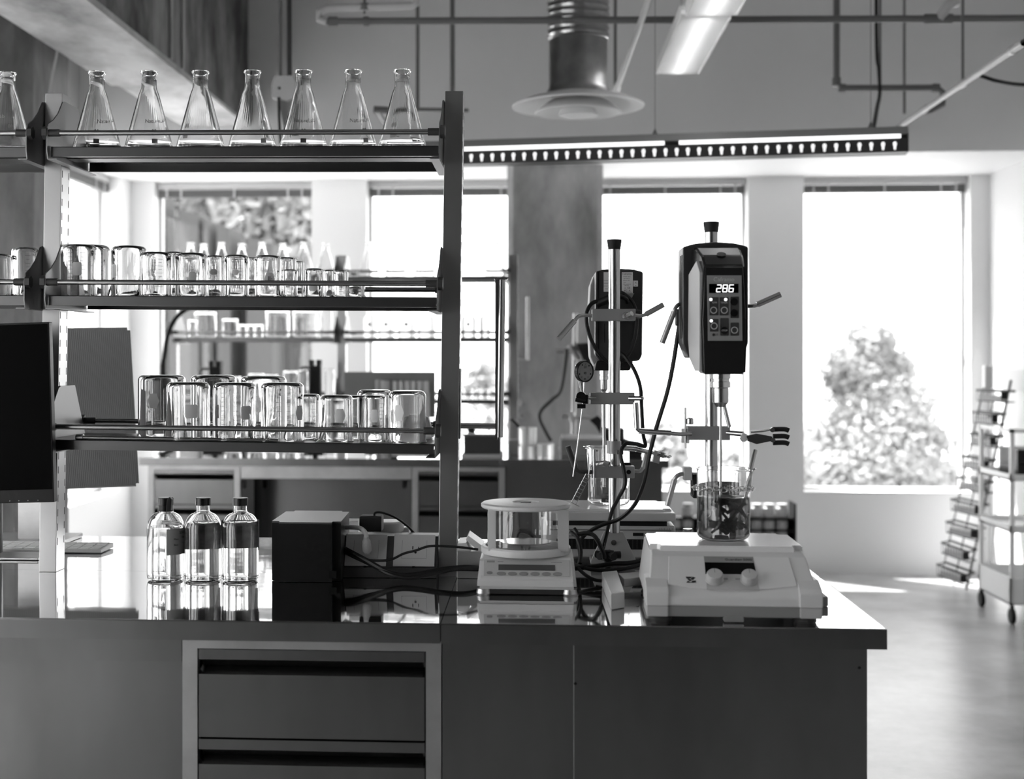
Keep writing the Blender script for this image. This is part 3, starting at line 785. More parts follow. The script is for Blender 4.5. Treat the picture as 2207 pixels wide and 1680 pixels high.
gn = 'upturned beakers on the neighbouring bay'
put_beaker(26, 84, 535, z2, 3.08, 'upturned beaker beside the left post, on the bay cut by the frame', group=gn, tick=(-60,), spout=2.)
put_beaker(-28, 23, 549, z2, 3.05, 'upturned beaker cut by the left edge of the picture', group=gn, spout=1.)
# strokes on the hexagon label
o = [o for o in bpy.data.objects if o.get('label', '').startswith('upturned beaker with a hexagon label marked')][0]
m = MB(); wrap_text(m, 'II-', .013, (at(606, 0, 3.05).x - at(549, 0, 3.05).x) / 2 + .0008, R(-70), ZT[1] + .040, (o.location.x, o.location.y)); m.build('pen_strokes', M_ink, o)

z3 = ZT[2]
gl_ = 'upturned beakers on the bottom shelf'
low = [
 (299, 399, 809, 3.19, 'large upturned beaker with a hexagon label at the left of the bottom shelf, rear', dict(lab=HX(-95, .58, .027, .034))),
 (412, 509, 809, 3.19, 'large upturned rear beaker, second of the three big ones, bottom shelf', dict(lab=HX(-70, .55, .027, .032), tick=(-100,))),
 (519, 617, 811, 3.19, 'large upturned rear beaker, third of the three big ones, bottom shelf', dict(tick=(-100, -60))),
 (360, 452, 824, 3.06, 'upturned beaker with a rounded square label, front row of the bottom shelf', dict(lab=SQ(-68, .50, .028, .030))),
 (460, 551, 825, 3.06, 'upturned beaker with a narrow label edge, centre front of the bottom shelf', dict(lab=SQ(-45, .48, .026, .030), tick=(-110, -75))),
 (563, 655, 825, 3.06, 'upturned beaker with grid marks, right end of the large front row, bottom shelf', dict(tick=(-90, -65), lab=HX(-28, .48, .026, .032, M_labell))),
 (634, 690, 850, 3.12, 'clear narrow upturned beaker behind the grid-marked one, bottom shelf', dict(tick=(-55,))),
 (690, 761, 852, 3.06, 'upturned beaker with a pale hexagon label right of the clear narrow one, bottom shelf', dict(lab=HX(-70, .56, .026, .030, M_labell))),
 (745, 795, 853, 3.14, 'upturned rear beaker between the two hexagon-labelled ones, bottom shelf', dict()),
 (785, 832, 853, 3.06, 'small upturned beaker with pale hexagon and printed lines, bottom shelf', dict(lab=HX(-86, .56, .020, .028, M_labell), tick=(-50,))),
 (770, 845, 841, 3.19, 'tall wide upturned beaker behind the small hexagon one, bottom shelf', dict()),
 (838, 918, 843, 3.05, 'tall upturned beaker over the frosted tray at the right end, bottom shelf', dict(lab=HX(-112, .58, .024, .034, M_labell))),
]
for x0, x1, yt, Y, lb, k in low: put_beaker(x0, x1, yt, z3, Y, lb, group=gl_, spout=random.uniform(0, 6), **k)
# frosted tray behind the last beaker
a, b = at(859, 894, 3.17), at(939, 894, 3.17)
p = lean(Vector(((a.x + b.x) / 2 - .004, 3.17, z3)))
hh = a.z - p.z
m = MB(); t = bmesh.new(); bmesh.ops.create_cube(t, size=1)
for v in t.verts:
    k = .62 if v.co.z > 0 else 1.
    v.co = Vector((p.x + v.co.x * .080 * k, p.y + v.co.y * .06 * k, p.z + .0005 + (v.co.z + .5) * hh))
bmesh.ops.bevel(t, geom=list(t.edges), offset=.006, segments=3, affect='EDGES')
m._add(t); tag(m.build('frosted_tray', M_frost, origin=p), 'small upturned frosted plastic tray at the right end of the bottom shelf', 'tray')

# flasks
def flask_bm(m, c, r=.056, h=.189, wall=.0016, seg=44):
    nr, nh = .0172, .036
    out = [(0, 0), (r - .010, 0), (r - .004, .0015), (r - .0006, .006), (r, .011), (r * .90, .034), (nr + .006, h - nh - .017), (nr + .001, h - nh - .004), (nr, h - nh + .004), (nr, h - .007), (nr + .0028, h - .004), (nr + .0034, h - .002), (nr + .002, h)]
    w = wall
    inn = [(nr - w + .0006, h - .001), (nr - w, h - .006), (nr - w, h - nh + .004), (nr + .001 - w, h - nh - .004), (nr + .006 - w, h - nh - .017), (r * .90 - w, .034), (r - w, .011), (r - .002 - w, .005), (r - .010, w + .001), (0, w + .001)]
    return m.lathe(out + inn, c=c, seg=seg)
def flask(c, label, group, logo=None, seg=44, mark=True, scale=1.):
    c = Vector(c)
    o = tag(flask_bm(MB(), c, seg=seg).build('conical_flask', M_glass, origin=c, sharp=50), label, 'flask', group)
    if logo is not None:
        ang, txt, mirror, mk = logo
        m = MB(); rz_ = .056 - (.075 - .011) * .295
        if txt: wrap_text(m, txt, .0125, rz_, R(ang), c.z + .082, (c.x, c.y), mirror=mirror, slope=-.295)
        # drop mark and small print
        zz = c.z + .060; rr = .056 - (.060 - .011) * .295
        for s_ in (-1, 1):
            t = bmesh.new(); bmesh.ops.create_circle(t, cap_ends=True, segments=12, radius=1)
            for v in t.verts:
                x = v.co.x * .0028 + s_ * .0032; y = v.co.y * .0055 + s_ * 0 - abs(x) * .3
                a = R(mk) + x / rr; r2 = rr - .295 * y + .0006
                v.co = Vector((c.x + r2 * math.cos(a), c.y + r2 * math.sin(a), zz + y))
            m._add(t)
        m.patch(.056 - (.036 - .011) * .295, R(mk) - .14, R(mk) + .14, c.z + .030, c.z + .042, (c.x, c.y), rtop=.056 - (.042 - .011) * .295 + .0004)
        for k in range(4):
            z_ = c.z + .02 + .02 * k
            rr = .056 - (z_ - .011 - c.z) * .295 + .0003
            m.patch(rr, R(ang) - .25, R(ang) + .1, z_, z_ + .0006, (c.x, c.y), seg=4)
        m.build('printed_logo', M_label if not mirror else M_grey, o)
    return o
gf = 'conical flasks on the top shelf'
fl = [(17, 'NatureLab', False, -120, -60, 'conical flask beside the left post, on the bay cut by the frame'),
      (210, 'NatureLab', True, 68, 110, 'first conical flask from the left post on the top shelf'),
      (322, 'NatureLab', True, 80, 90, 'second conical flask from the left post on the top shelf'),
      (433, '', False, 60, -120, 'third conical flask from the left post, standing before the end of the beam'),
      (545, 'Lab', True, 60, 70, 'middle conical flask of the seven on the top shelf'),
      (655, 'NatureLab', True, 98, 100, 'fifth conical flask, standing before the hanging outlet box'),
      (762, 'NatureLab', True, 70, 60, 'sixth conical flask, second from the right end of the top shelf'),
      (868, '', False, 60, -110, 'seventh conical flask, nearest the right post on the top shelf')]
for x, txt, mir, an, mk, lb in fl:
    X = atX(x, 3.125)
    p = lean(Vector((X - .014 * (ZT[0] - ZB) - .001, 3.125, ZT[0])))
    flask(p + Vector((0, 0, .0006)), lb, gf, (an, txt, mir, mk))

# far rack: flasks, cylinders, bottles
gff = 'conical flasks on the far rack'
for i, x in enumerate((411, 439, 477, 521, 565, 610, 655, 702)):
    flask((atX(x, 7.4 + .09 * (i % 2)), 7.4 + .09 * (i % 2), ZT2[0] + .0006), 'blurred conical flask on the far rack, %s in its left bay' % ['one', 'two', 'three', 'four', 'five', 'six', 'seven', 'eight'][i], gff, seg=24)
for i, (x, w_) in enumerate(((795, 'beside the far middle post'), (852, 'in front of the bright window, second'), (915, 'in front of the bright window, third'), (1068, 'near the right end of the far rack'))):
    flask((atX(x, 7.45), 7.45, ZT2[0] + .0006), 'blurred flask %s, right bay of the far rack' % w_, gff, seg=24)
for i, (x0, x1, yt, lb) in enumerate(((405, 425, 690, 'small glass beaker at the left end of the far middle shelf'), (420, 466, 673, 'tall clear beaker near the left end of the far middle shelf'), (480, 513, 688, 'medium clear beaker, third on the far middle shelf'),
                       (516, 532, 700, 'first little glass vial on the far middle shelf'), (534, 549, 700, 'second little glass vial on the far middle shelf'), (551, 567, 700, 'third little glass vial on the far middle shelf'),
                       (574, 624, 668, 'tall wide beaker right of the little vials, far middle shelf'), (632, 684, 668, 'tall wide beaker left of the far middle post'), (690, 716, 668, 'narrow glass cylinder against the far middle post'))):
    a, b = at(x0, yt, 7.42), at(x1, yt, 7.42)
    beaker((b.x - a.x) / 2, a.z - ZT2[1], ((a.x + b.x) / 2, 7.42, ZT2[1] + .0006), 'blurred ' + lb, seg=24, spout=3.)
def jar(name, x0, x1, yt, zb, Y, label, mat=M_milky, cat='bottle', neck=True, group=None, sq=None, lid=None, seg=24):
    a, b = at(x0, yt, Y), at(x1, yt, Y)
    r = (b.x - a.x) / 2; cx = (a.x + b.x) / 2; h = a.z - zb
    if neck: prof = [(0, 0), (r * .95, 0), (r, .004), (r, h * .68), (r * .85, h * .78), (r * .42, h * .84), (r * .42, h * .86)]
    else: prof = [(0, 0), (r * .93, 0), (r, .004), (r, h * .86), (r * .97, h * .87)]
    o = tag(MB().lathe(prof, c=(cx, Y, zb), seg=seg).build(name, mat, origin=(cx, Y, zb)), label, cat, group)
    if neck: MB().lathe([(r * .5, 0), (r * .5, h * .14), (r * .46, h * .15)], c=(cx, Y, zb + h * .855), seg=seg).build('cap', lid or mat, o)
    else: MB().lathe([(r * 1.03, 0), (r * 1.03, h * .10), (r * .98, h * .13)], c=(cx, Y, zb + h * .865), seg=seg).build('lid', lid or mat, o)
    if sq: MB().patch(r + .0004, R(sq) - .22, R(sq) + .22, zb + h * .42, zb + h * .56, (cx, Y), seg=4).build('square_label', M_grey, o)
    return o
for i, (x0, x1) in enumerate(((783, 812), (816, 850), (858, 896), (900, 938), (962, 986), (994, 1026), (1034, 1056))):
    jar('plastic_bottle', x0, x1, 670, ZT2[1] + .0006, 7.43, 'white plastic bottle, %s on the right bay of the far middle shelf' % ['first', 'second', 'third', 'fourth', 'fifth', 'sixth', 'seventh'][i], group='white bottles on the far middle shelf', sq=(-90 if i in (0, 1, 2, 5) else None))
for i, x in enumerate((1000, 1018, 1036, 1052)):
    jar('small_vial', x - 7, x + 7, 838, ZT2[2] + .0006, 7.43, '%s small white vial on the bottom shelf of the far rack' % ['first', 'second', 'third', 'fourth'][i], neck=True, group='small vials on the far bottom shelf')
# ================================================================== STIRRING HOTPLATES
def bar(m, *pts, r=.004, sm=3, seg=12): return m.tube(pts, r, seg=seg, smooth=sm)
def hotplate(loc, rz, label, front=True):
    rt = thing('stirring_hotplate', label, 'hotplate', loc, rz)
    B = lambda m, n, mt, p=rt: m.build(n, mt, p, local=True)
    # lower body: profile in (y, z), width tapers upward
    m = MB(); t = bmesh.new()
    prof = [(0, .030), (.001, .046), (.010, .056), (.092, .110), (.115, .116), (.335, .116), (.340, .110), (.340, .030)]
    if not front:
        prof = [(0, .014), (0, .048), (.008, .055), (.092, .108), (.11, .108), (.14, .092), (.335, .090), (.340, .084), (.340, .014)]
        B(MB().box(-.150, .150, .118, .345, .1005, .1205, bev=.004), 'top_cover', M_white)
        B(MB().box(-.13, .13, .14, .335, .088, .1015), 'gap_shade', M_blackm)  # black slab for the shade in the gap under the cover
    def half(z): return .156 - .012 * max(0, (z - .05) / .066)
    A = [t.verts.new((-half(z), y, z)) for y, z in prof]; C = [t.verts.new((half(z), y, z)) for y, z in prof]
    n = len(prof); t.faces.new(A); t.faces.new(C[::-1])
    for i in range(n): t.faces.new((A[i], C[i], C[(i + 1) % n], A[(i + 1) % n]))
    bmesh.ops.recalc_face_normals(t, faces=t.faces)
    bmesh.ops.bevel(t, geom=list(t.edges), offset=.004, segments=3, affect='EDGES', profile=.5)
    m._add(t); body = B(m, 'body', M_white)
    m = MB().box(-.150, .150, .002, .338, .010, .031, bev=.003); B(m, 'base_pan', M_grey)
    for sx in (-1, 1):
        x0, x1 = (-.160, -.118) if sx < 0 else (.118, .160)
        m = MB().prism([(-.004, .030), (-.002, .056), (.006, .064), (.04, .075), (.09, .075), (.09, .030)], 'x', x0, x1, bev=.003); cb = B(m, 'corner_block', M_white); B(MB().box(x0 + .001, x1 - .001, -.003, .09, .010, .0305, bev=.003), 'block_shade_band', M_greyl, cb)  # grey lower band: shade of the upright face put into colour
    for x in (-.132, .132):
        for y in (.022, .31): B(MB().lathe([(.019, .0), (.021, .004), (.017, .012)], c=(x, y, 0), seg=24), 'rubber_foot', M_dark)
    B(MB().box(-.018, .018, -.001, .02, .002, .012, bev=.002), 'lock_tab', M_grey)
    # heated top
    t = bmesh.new(); bmesh.ops.create_cube(t, size=1)
    for v in t.verts:
        k = 1.0 if v.co.y < 0 else .985
        v.co = Vector((v.co.x * .292 * k, .2155 + v.co.y * .205, .1205 + v.co.z * .011))
    bmesh.ops.bevel(t, geom=[e for e in t.edges if abs(e.verts[0].co.z - e.verts[1].co.z) > .005], offset=.02, segments=5, affect='EDGES')
    bmesh.ops.bevel(t, geom=[e for e in t.edges if e.verts[0].co.z > .124 and e.verts[1].co.z > .124], offset=.002, segments=2, affect='EDGES')
    B(MB()._add(t), 'hot_top', pm('ceramic_top', .90, .18, coat=.3))
    # control panel on the slope
    a, b = Vector((0, .008, .055)), Vector((0, .092, .110)); up = (b - a).normalized(); L = (b - a).length
    P = frame(a + Vector((0, 0, 0)), (1, 0, 0), up)      # z of this frame points out of the slope
    if P.to_3x3() @ Vector((0, 0, 1)) @ Vector((0, -1, 1)) < 0: P = P @ Matrix.Rotation(math.pi, 4, 'Y')
    S_ = lambda: MB()
    arc = [(-.118, .018)] + [(-.118 + .236 * k / 12, .018 - .013 * math.sin(math.pi * k / 12)) for k in range(1, 12)] + [(.118, .018), (.112, L - .004), (-.112, L - .004)]
    m = S_().prism(arc, 'z', -.001, .0026, M=P, bev=.0014); pan = B(m, 'control_panel', pm('panel_white', .84, .4))
    m = S_().prism([(-.048, .005), (.048, .005), (.046, .046), (-.046, .046)], 'z', .002, .0032, M=P); B(m, 'knob_field', M_greyl, pan)
    m = S_().prism([(-.047, .046), (.047, .046), (.046, .078), (-.046, .078)], 'z', .002, .0036, M=P); B(m, 'display', M_screen, pan)
    m = S_().prism([(-.046, .078), (.046, .078), (.046, L - .005), (-.046, L - .005)], 'z', .002, .0032, M=P); B(m, 'name_strip', M_grey, pan)
    if front:
        m = S_(); add_text(m, 'Guardian 5000', .0085, P @ Matrix.Translation((.018, .0865, .0035))); B(m, 'name_text', M_ink, pan)
    # square maker's mark: slanted strokes
    m = S_()
    for pts in ([(-.009, .008), (.003, .008), (.0, .0035), (-.008, .0035)], [(.004, .008), (.009, .006), (.004, -.001), (-.001, .001)], [(-.007, .0025), (-.003, .003), (.002, -.003), (-.003, -.004)], [(-.009, -.0085), (-.006, -.003), (-.002, -.0065), (.009, -.0085)], [(.002, -.003), (.009, -.002), (.009, -.007), (.0, -.0075)]):
        m.prism(pts, 'z', .0022, .0030, M=P @ Matrix.Translation((-.075, .030, 0)))
    B(m, 'maker_mark', M_ink, pan)
    for sx in (-1, 1):
        Mk = P @ Matrix.Translation((.0325 * sx * .98, .030, .003))
        k = MB().lathe([(.0165, 0), (.0165, .003), (.0155, .004), (.0150, .014), (.0135, .0165), (0, .017)], M=Mk, seg=32); kn = B(k, 'dial_knob', M_greyl, rt)
        B(MB().box(-.0006, .0006, .002, .0125, .0168, .0174, M=Mk), 'pointer_line', M_grey, kn)
        B(MB().box(-.006, .006, -.002, .002, .0002, .0006, M=P @ Matrix.Translation((.013 * sx, .033, .003))), 'printed_mark', M_grey, pan)
    # back: ribs, vent, ports, warning sign
    F_ = frame((0, .3405, 0), (-1, 0, 0), (0, 0, 1))
    m = MB()
    for z in (.078,): m.box(-.140, .140, .339, .343, z, z + .003)
    B(m, 'back_rib', M_grey)
    m = MB().box(-.118, .118, .339, .343, .034, .058); v = B(m, 'vent_recess', M_blackm)
    m = MB()
    for k in range(22):
        if abs(k - 10.5) > 3: m.box(-.112 + .0102 * k, -.1095 + .0102 * k, .343, .3448, .036, .056)
    B(m, 'vent_louvres', M_dark, v)
    B(MB().box(-.075, -.050, .3395, .3425, .066, .073), 'port_plate', M_blackm); B(MB().box(.055, .082, .3395, .3425, .066, .073), 'port_plate', M_blackm)
    m = MB(); add_text(m, 'I-PORT', .007, F_ @ Matrix.Translation((-.0685, .0695, .0022))); B(m, 'port_text', M_greyl)
    m = MB()
    T = [(-.010, 0), (.010, 0), (0, .017)]; I_ = [(-.0075, .0014), (.0075, .0014), (0, .0140)]
    t = bmesh.new()
    o_ = [t.verts.new((x, y, .001)) for x, y in T]; i_ = [t.verts.new((x, y, .001)) for x, y in I_]
    for k in range(3): t.faces.new((o_[k], o_[(k + 1) % 3], i_[(k + 1) % 3], i_[k]))
    m._add(t, F_ @ Matrix.Translation((-.095, .064, .0002)))
    add_text(m, '!', .011, F_ @ Matrix.Translation((-.095, .070, .0012)))
    for k in range(6): m.box(.108 - 0, .1085, .3406, .3412, .079, .085, M=Matrix.Translation((-.25 - .006 * k + .03, 0, 0)))
    B(m, 'warning_sign', M_ink)
    # support rod mount
    m = MB().prism([(-.022, .086), (.022, .086), (.052, .018), (.052, .012), (-.052, .012), (-.052, .018)], 'y', .415, .430, bev=.002).box(-.052, .052, .338, .42, .010, .020); mt = B(m, 'rod_mount', M_greyl)
    B(MB().cyl((.0, .430, .062), (.0, .4335, .062), .0062, seg=20), 'mount_screw', M_chrome, mt)
    return rt
HX2, HY2 = .362, 2.582
hp2 = hotplate((HX2, HY2, ZB), R(-1.2), 'white stirring hotplate with two knobs at the front edge of the bench')
HX1, HY1 = .178, 3.645
hp1 = hotplate((HX1, HY1, ZB), R(180), 'second stirring hotplate seen from behind, dark vents and rod mount showing', front=False)
# star knob on the rear mount
c = at(1310, 1197, 3.17)
m = MB().cyl((c.x, c.y, c.z - .012), (c.x, c.y, c.z + .010), .014, seg=20)
for k in range(5):
    a = R(72 * k + 8); m.cyl((c.x, c.y, c.z), (c.x + .029 * math.cos(a), c.y + .029 * math.sin(a), c.z), .0075, .0085, seg=12)
m.cyl((c.x, c.y, ZB + .0005), (c.x, c.y, c.z - .01), .009)
tag(m.build('star_knob', M_blackm, origin=(c.x, c.y, ZB)), 'black star-shaped clamping knob in front of the rear hotplate rod mount', 'knob')

# rods
def rod_stand(x, Y, ytop, ycap, z0, label):
    a = at(x, ytop, Y); r = .0133
    rt = thing('support_rod', label, 'rod', (a.x, Y, z0))
    zc = at(x, ycap, Y).z
    MB().lathe([(r, z0), (r, zc)], c=(a.x, Y, 0), seg=32).build('rod', M_rod, rt)
    MB().lathe([(r + .0005, zc - .001), (r + .0012, zc + .002), (r + .0035, a.z - .002), (r + .0028, a.z), (0, a.z + .0006)], c=(a.x, Y, 0), seg=32).build('end_cap', M_blackm, rt)
    return a.x
RY1, RY2 = 3.222, 3.008
RX1 = rod_stand(1324, RY1, 517, 537, ZB + .084, 'tall steel rod with black cap on the rear hotplate')
RX2 = rod_stand(1533, RY2, 479, 500, ZB + .02, 'tall steel rod with black cap behind the front hotplate')

def handle_pts(m, pts, Y, r=.0042): return m.tube([at(x, y, Y + dy) for x, y, dy in pts], r, seg=12, smooth=3)
def sleeve(m, a, b, Y, r=.0062): return m.cyl(at(a[0], a[1], Y + a[2]), at(b[0], b[1], Y + b[2]), r, seg=14)

def clamp(name, label, x0, x1, y0, y1, Y, th=.03, rz=0, mat=None):
    a, b = at(x0, y1, Y - th / 2), at(x1, y0, Y - th / 2)
    rt = thing(name, label, 'clamp', ((a.x + b.x) / 2, Y, a.z))
    M = Matrix.Translation(((a.x + b.x) / 2, Y, 0)) @ Matrix.Rotation(rz, 4, 'Z') @ Matrix.Translation((-(a.x + b.x) / 2, -Y, 0))
    MB().box(a.x, b.x, Y - th / 2, Y + th / 2, a.z, b.z, bev=.0015, M=M).build('clamp_block', mat or M_alu, rt)
    return rt
# clamps on rod 1 (top to bottom)
K = clamp('rod_clamp', 'upper rod clamp behind which the rear stirring motor hangs', 1276, 1370, 666, 692, RY1, .036)
m = MB(); handle_pts(m, [(1278, 681, 0), (1262, 680, 0), (1247, 682, -.005), (1240, 690, -.008)], RY1 - .012); sleeve(m, (1238, 692, 0), (1204, 731, -.02), RY1 - .02); m.build('screw_handle', M_steelL, K)
m = MB(); handle_pts(m, [(1368, 680, 0), (1383, 681, 0), (1394, 677, 0)], RY1 - .01); sleeve(m, (1392, 678, 0), (1430, 657, .0), RY1 - .01); m.build('screw_handle', M_steelL, K)
m = MB().cyl(at(1347, 681, RY1 - .018), at(1352, 680, RY1 - .032), .0085, seg=6).cyl(at(1351, 681, RY1 - .03), at(1362, 676, RY1 - .04), .006, seg=8); m.build('clamp_screw', M_rod, K)
K = clamp('rod_clamp', 'middle rod clamp of the rear stand, holding the dial thermometer', 1272, 1368, 847, 872, RY1, .036)
m = MB(); handle_pts(m, [(1285, 859, 0), (1268, 858, 0), (1257, 850, -.004), (1253, 832, -.006)], RY1 - .022); sleeve(m, (1254, 835, -.006), (1245, 785, -.012), RY1 - .022); m.build('screw_handle', M_rod, K)
m = MB().cyl(at(1356, 859, RY1 - .018), at(1383, 859, RY1 - .03), .0055).ball(at(1383, 859, RY1 - .03), .0057); m.build('screw_handle', M_rod, K)
K = clamp('rod_clamp', 'lower rod clamp in front of the empty glass beaker', 1275, 1368, 1006, 1031, RY1, .036)
m = MB(); handle_pts(m, [(1277, 1018, 0), (1258, 1018, 0), (1244, 1014, 0), (1238, 1004, 0)], RY1 - .015, .005); sleeve(m, (1239, 1006, 0), (1224, 962, -.004), RY1 - .015, .0068); m.build('screw_handle', M_dark, K)
m = MB(); handle_pts(m, [(1367, 1016, 0), (1380, 1016, 0), (1386, 1008, .003)], RY1 - .01); sleeve(m, (1386, 1010, .003), (1394, 975, .01), RY1 - .01, .005); m.build('screw_handle', M_steelL, K)
MB().cyl(at(1355, 1018, RY1 - .0178), at(1355, 1018, RY1 - .0195), .0052, seg=20).build('bore', M_black, K)
MB().cyl(at(1281, 968, RY1 - .02), at(1280, 1050, RY1 - .02), .0022).cyl(at(1281, 970, RY1 - .02), at(1281, 1005, RY1 - .02), .0042).build('thin_pin', M_rod, K)
c0 = at(1287, 997, RY1 - .026)
m = MB().cyl(at(1286, 1001, RY1 - .02), at(1306, 997, RY1 - .03), .0055, seg=8).cyl(at(1302, 998, RY1 - .03), at(1313, 1002, RY1 - .034), .0075, seg=6); m.build('wing_nut', M_chrome, K)
MB().box(at(1277, 0, RY1).x, at(1309, 0, RY1).x, RY1 + .022, RY1 + .034, at(0, 1004, RY1).z, at(0, 990, RY1).z, bev=.002).box(at(1342, 0, RY1).x, at(1362, 0, RY1).x, RY1 + .022, RY1 + .034, at(0, 1004, RY1).z, at(0, 993, RY1).z, bev=.002).build('beaker_pad', M_blackm, K)
# sleeve clamp with arm
a = at(1305, 978, RY1); b = at(1337, 951, RY1)
rt = thing('sleeve_clamp', 'sleeve clamp with a jointed arm reaching right from the rear rod', 'clamp', (RX1, RY1, a.z))
MB().lathe([(.0168, a.z), (.0168, b.z)], c=(RX1 - .001, RY1, 0), seg=28).build('sleeve', M_alu, rt)
m = MB().box(at(1326, 0, RY1).x, at(1342, 0, RY1).x, RY1 - .034, RY1 - .022, at(0, 972, RY1).z, at(0, 962, RY1).z, bev=.001).cyl(at(1342, 966, RY1 - .03), at(1372, 968, RY1 - .02), .0065, seg=10).cyl(at(1366, 966, RY1 - .02), at(1412, 978, RY1 - .01), .0048, .004, seg=10).cyl(at(1370, 972, RY1 - .02), at(1400, 976, RY1 - .012), .003, seg=8); m.build('jointed_arm', M_chrome, rt)
MB().prism([(at(1410, 0, RY1).x, at(0, 964, RY1).z), (at(1424, 0, RY1).x, at(0, 968, RY1).z), (at(1419, 0, RY1).x, at(0, 992, RY1).z), (at(1405, 0, RY1).x, at(0, 988, RY1).z)], 'y', RY1 - .02, RY1 + .004, bev=.0008).build('end_plate', M_alu, rt)
m = MB().cyl(at(1417, 979, RY1 - .022), at(1436, 984, RY1 - .026), .0042, seg=8).cyl(at(1425, 980, RY1 - .022), at(1432, 983, RY1 - .026), .0068, seg=6).tube([at(1434, 983, RY1 - .026), at(1441, 985, RY1 - .028), at(1447, 983, RY1 - .03)], .0028, smooth=3); m.build('wing_screw', M_chrome, rt)

# clamps on rod 2
K = clamp('rod_clamp', 'upper clamp on the front rod, carrying the black three-prong gripper', 1482, 1574, 920, 949, RY2, .034, rz=R(0))
a = at(1469, 935, RY2 - .012)
MB().prism([(at(1469, 0, RY2).x, RY2 + .004), (at(1484, 0, RY2).x, RY2 - .017), (at(1486, 0, RY2).x, RY2 + .017), (at(1472, 0, RY2).x, RY2 + .022)], 'z', at(0, 949, RY2).z, at(0, 920, RY2).z, bev=.001).build('clamp_wing', M_greyl, K)
m = MB().tube([at(1490, 935, RY2 - .022), at(1462, 936, RY2 - .03), at(1443, 934, RY2 - .034)], .0045, smooth=3); m.cyl(at(1445, 934, RY2 - .034), at(1376, 929, RY2 - .05), .0062).tube([at(1378, 929, RY2 - .05), at(1372, 922, RY2 - .052), at(1370, 905, RY2 - .052)], .0042, smooth=3).cyl(at(1373, 924, RY2 - .052), at(1370, 868, RY2 - .052), .0058); m.build('screw_handle', M_rod, K)
m = MB().cyl(at(1477, 879, RY2 - .01), at(1477, 967, RY2 - .01), .0022, seg=8); m.build('thin_pin', M_steelL, K)
m = MB().lathe([(.0075, 0), (.0082, .004), (.0075, .012), (.004, .014)], c=tuple(at(1487, 915, RY2 - .01)), seg=10); m.build('thumb_nut', M_rod, K)
m = MB().cyl(at(1566, 933, RY2 - .012), at(1602, 936, RY2 - .03), .0055, seg=12); m.build('extension_rod', M_rod, K)
m = MB(); sleeve(m, (1560, 872, 0), (1572, 921, 0), RY2 - .015, .0042); m.build('slanted_tube', M_steelL, K)
G = thing('prong_gripper', 'black three-prong gripper pointing right, over the bubbling dark beaker', 'gripper', at(1600, 937, RY2 - .03))
yg = RY2 - .035
MB().lathe([(.0085, -.004), (.0085, .004)], M=frame(at(1604, 944, yg), (1, 0, 0), (0, .3, 1)), seg=20).build('pivot_knob', M_chrome, G)
m = MB().prism([(at(1608, 0, yg).x, at(0, 934, yg).z), (at(1630, 0, yg).x, at(0, 929, yg).z), (at(1664, 0, yg).x, at(0, 935, yg).z), (at(1664, 0, yg).x, at(0, 944, yg).z), (at(1630, 0, yg).x, at(0, 951, yg).z), (at(1610, 0, yg).x, at(0, 944, yg).z)], 'y', yg - .005, yg + .005, bev=.0015); m.build('gripper_body', M_dark, G)
m = MB().tube([at(1618, 931, yg), at(1645, 929, yg), at(1662, 926, yg)], .0028, smooth=2).tube([at(1640, 946, yg), at(1660, 945, yg), at(1670, 950, yg)], .0028, smooth=2).lathe([(.005, 0), (.005, .006)], M=frame(at(1664, 927, yg - .004), (1, 0, 0), (0, 0, 1)), seg=12).lathe([(.005, 0), (.005, .006)], M=frame(at(1665, 949, yg - .004), (1, 0, 0), (0, 0, 1)), seg=12); m.build('linkage', M_chrome, G)
for dy_, ya in ((0, 926), (0, 941), (0, 955)):
    MB().tube([at(1666, ya, yg), at(1684, ya - .5, yg), at(1693, ya, yg), at(1700, ya + 2.5, yg)], .0052, smooth=3, seg=12).build('prong', M_blackm, G)
K = clamp('rod_clamp', 'lower clamp on the front rod, half hidden behind the bubbling beaker', 1474, 1492, 1008, 1036, RY2 - .02, .03, mat=M_greyl)
MB().box(at(1490, 0, RY2).x, at(1592, 0, RY2).x, RY2 - .03, RY2 + .02, at(0, 1062, RY2).z, at(0, 1012, RY2).z, bev=.003).build('black_jaw', M_blackm, K)
MB().cyl(at(1497, 1066, RY2 - .03), at(1497, 1052, RY2 - .03), .006).build('jaw_knob', M_black, K)
m = MB(); handle_pts(m, [(1478, 1022, 0), (1466, 1023, 0), (1457, 1029, 0), (1452, 1040, 0)], RY2 - .03, .0045); sleeve(m, (1454, 1034, 0), (1438, 1091, -.008), RY2 - .03, .006); m.build('screw_handle', M_steelL, K)

# ------------------------------------------------------------------ overhead stirrers
def chuck(rt, c, z1, z0, k=1.):
    """collar, grip ring and jaw on the axis c, from z1 down to z0"""
    h = z1 - z0
    MB().lathe([(.0185 * k, z0 + h * .55), (.0195 * k, z0 + h * .56), (.0195 * k, z0 + h * .72), (.0175 * k, z0 + h * .73), (.0175 * k, z0 + h * .80), (.0195 * k, z0 + h * .81), (.0195 * k, z0 + h), (.017 * k, z1)], c=(c.x, c.y, 0), seg=32).build('chuck_collar', M_chrome, rt)
    MB().lathe([(.0152 * k, z0 + h * .12), (.0158 * k, z0 + h * .14), (.0158 * k, z0 + h * .52), (.015 * k, z0 + h * .55)], c=(c.x, c.y, 0), seg=28).lathe([(.008 * k, z0), (.0145 * k, z0 + h * .12)], c=(c.x, c.y, 0), seg=28).build('chuck_jaw', M_rod, rt)
Yf = 2.73
fx0, fx1 = at(1515, 700, Yf).x, at(1608, 700, Yf).x
fc = (fx0 + fx1) / 2; fw = (fx1 - fx0) / 2
zt_, zb_ = at(0, 579, Yf).z, at(0, 806, Yf).z
SX, SY = at(1553, 900, 2.80).x, 2.80
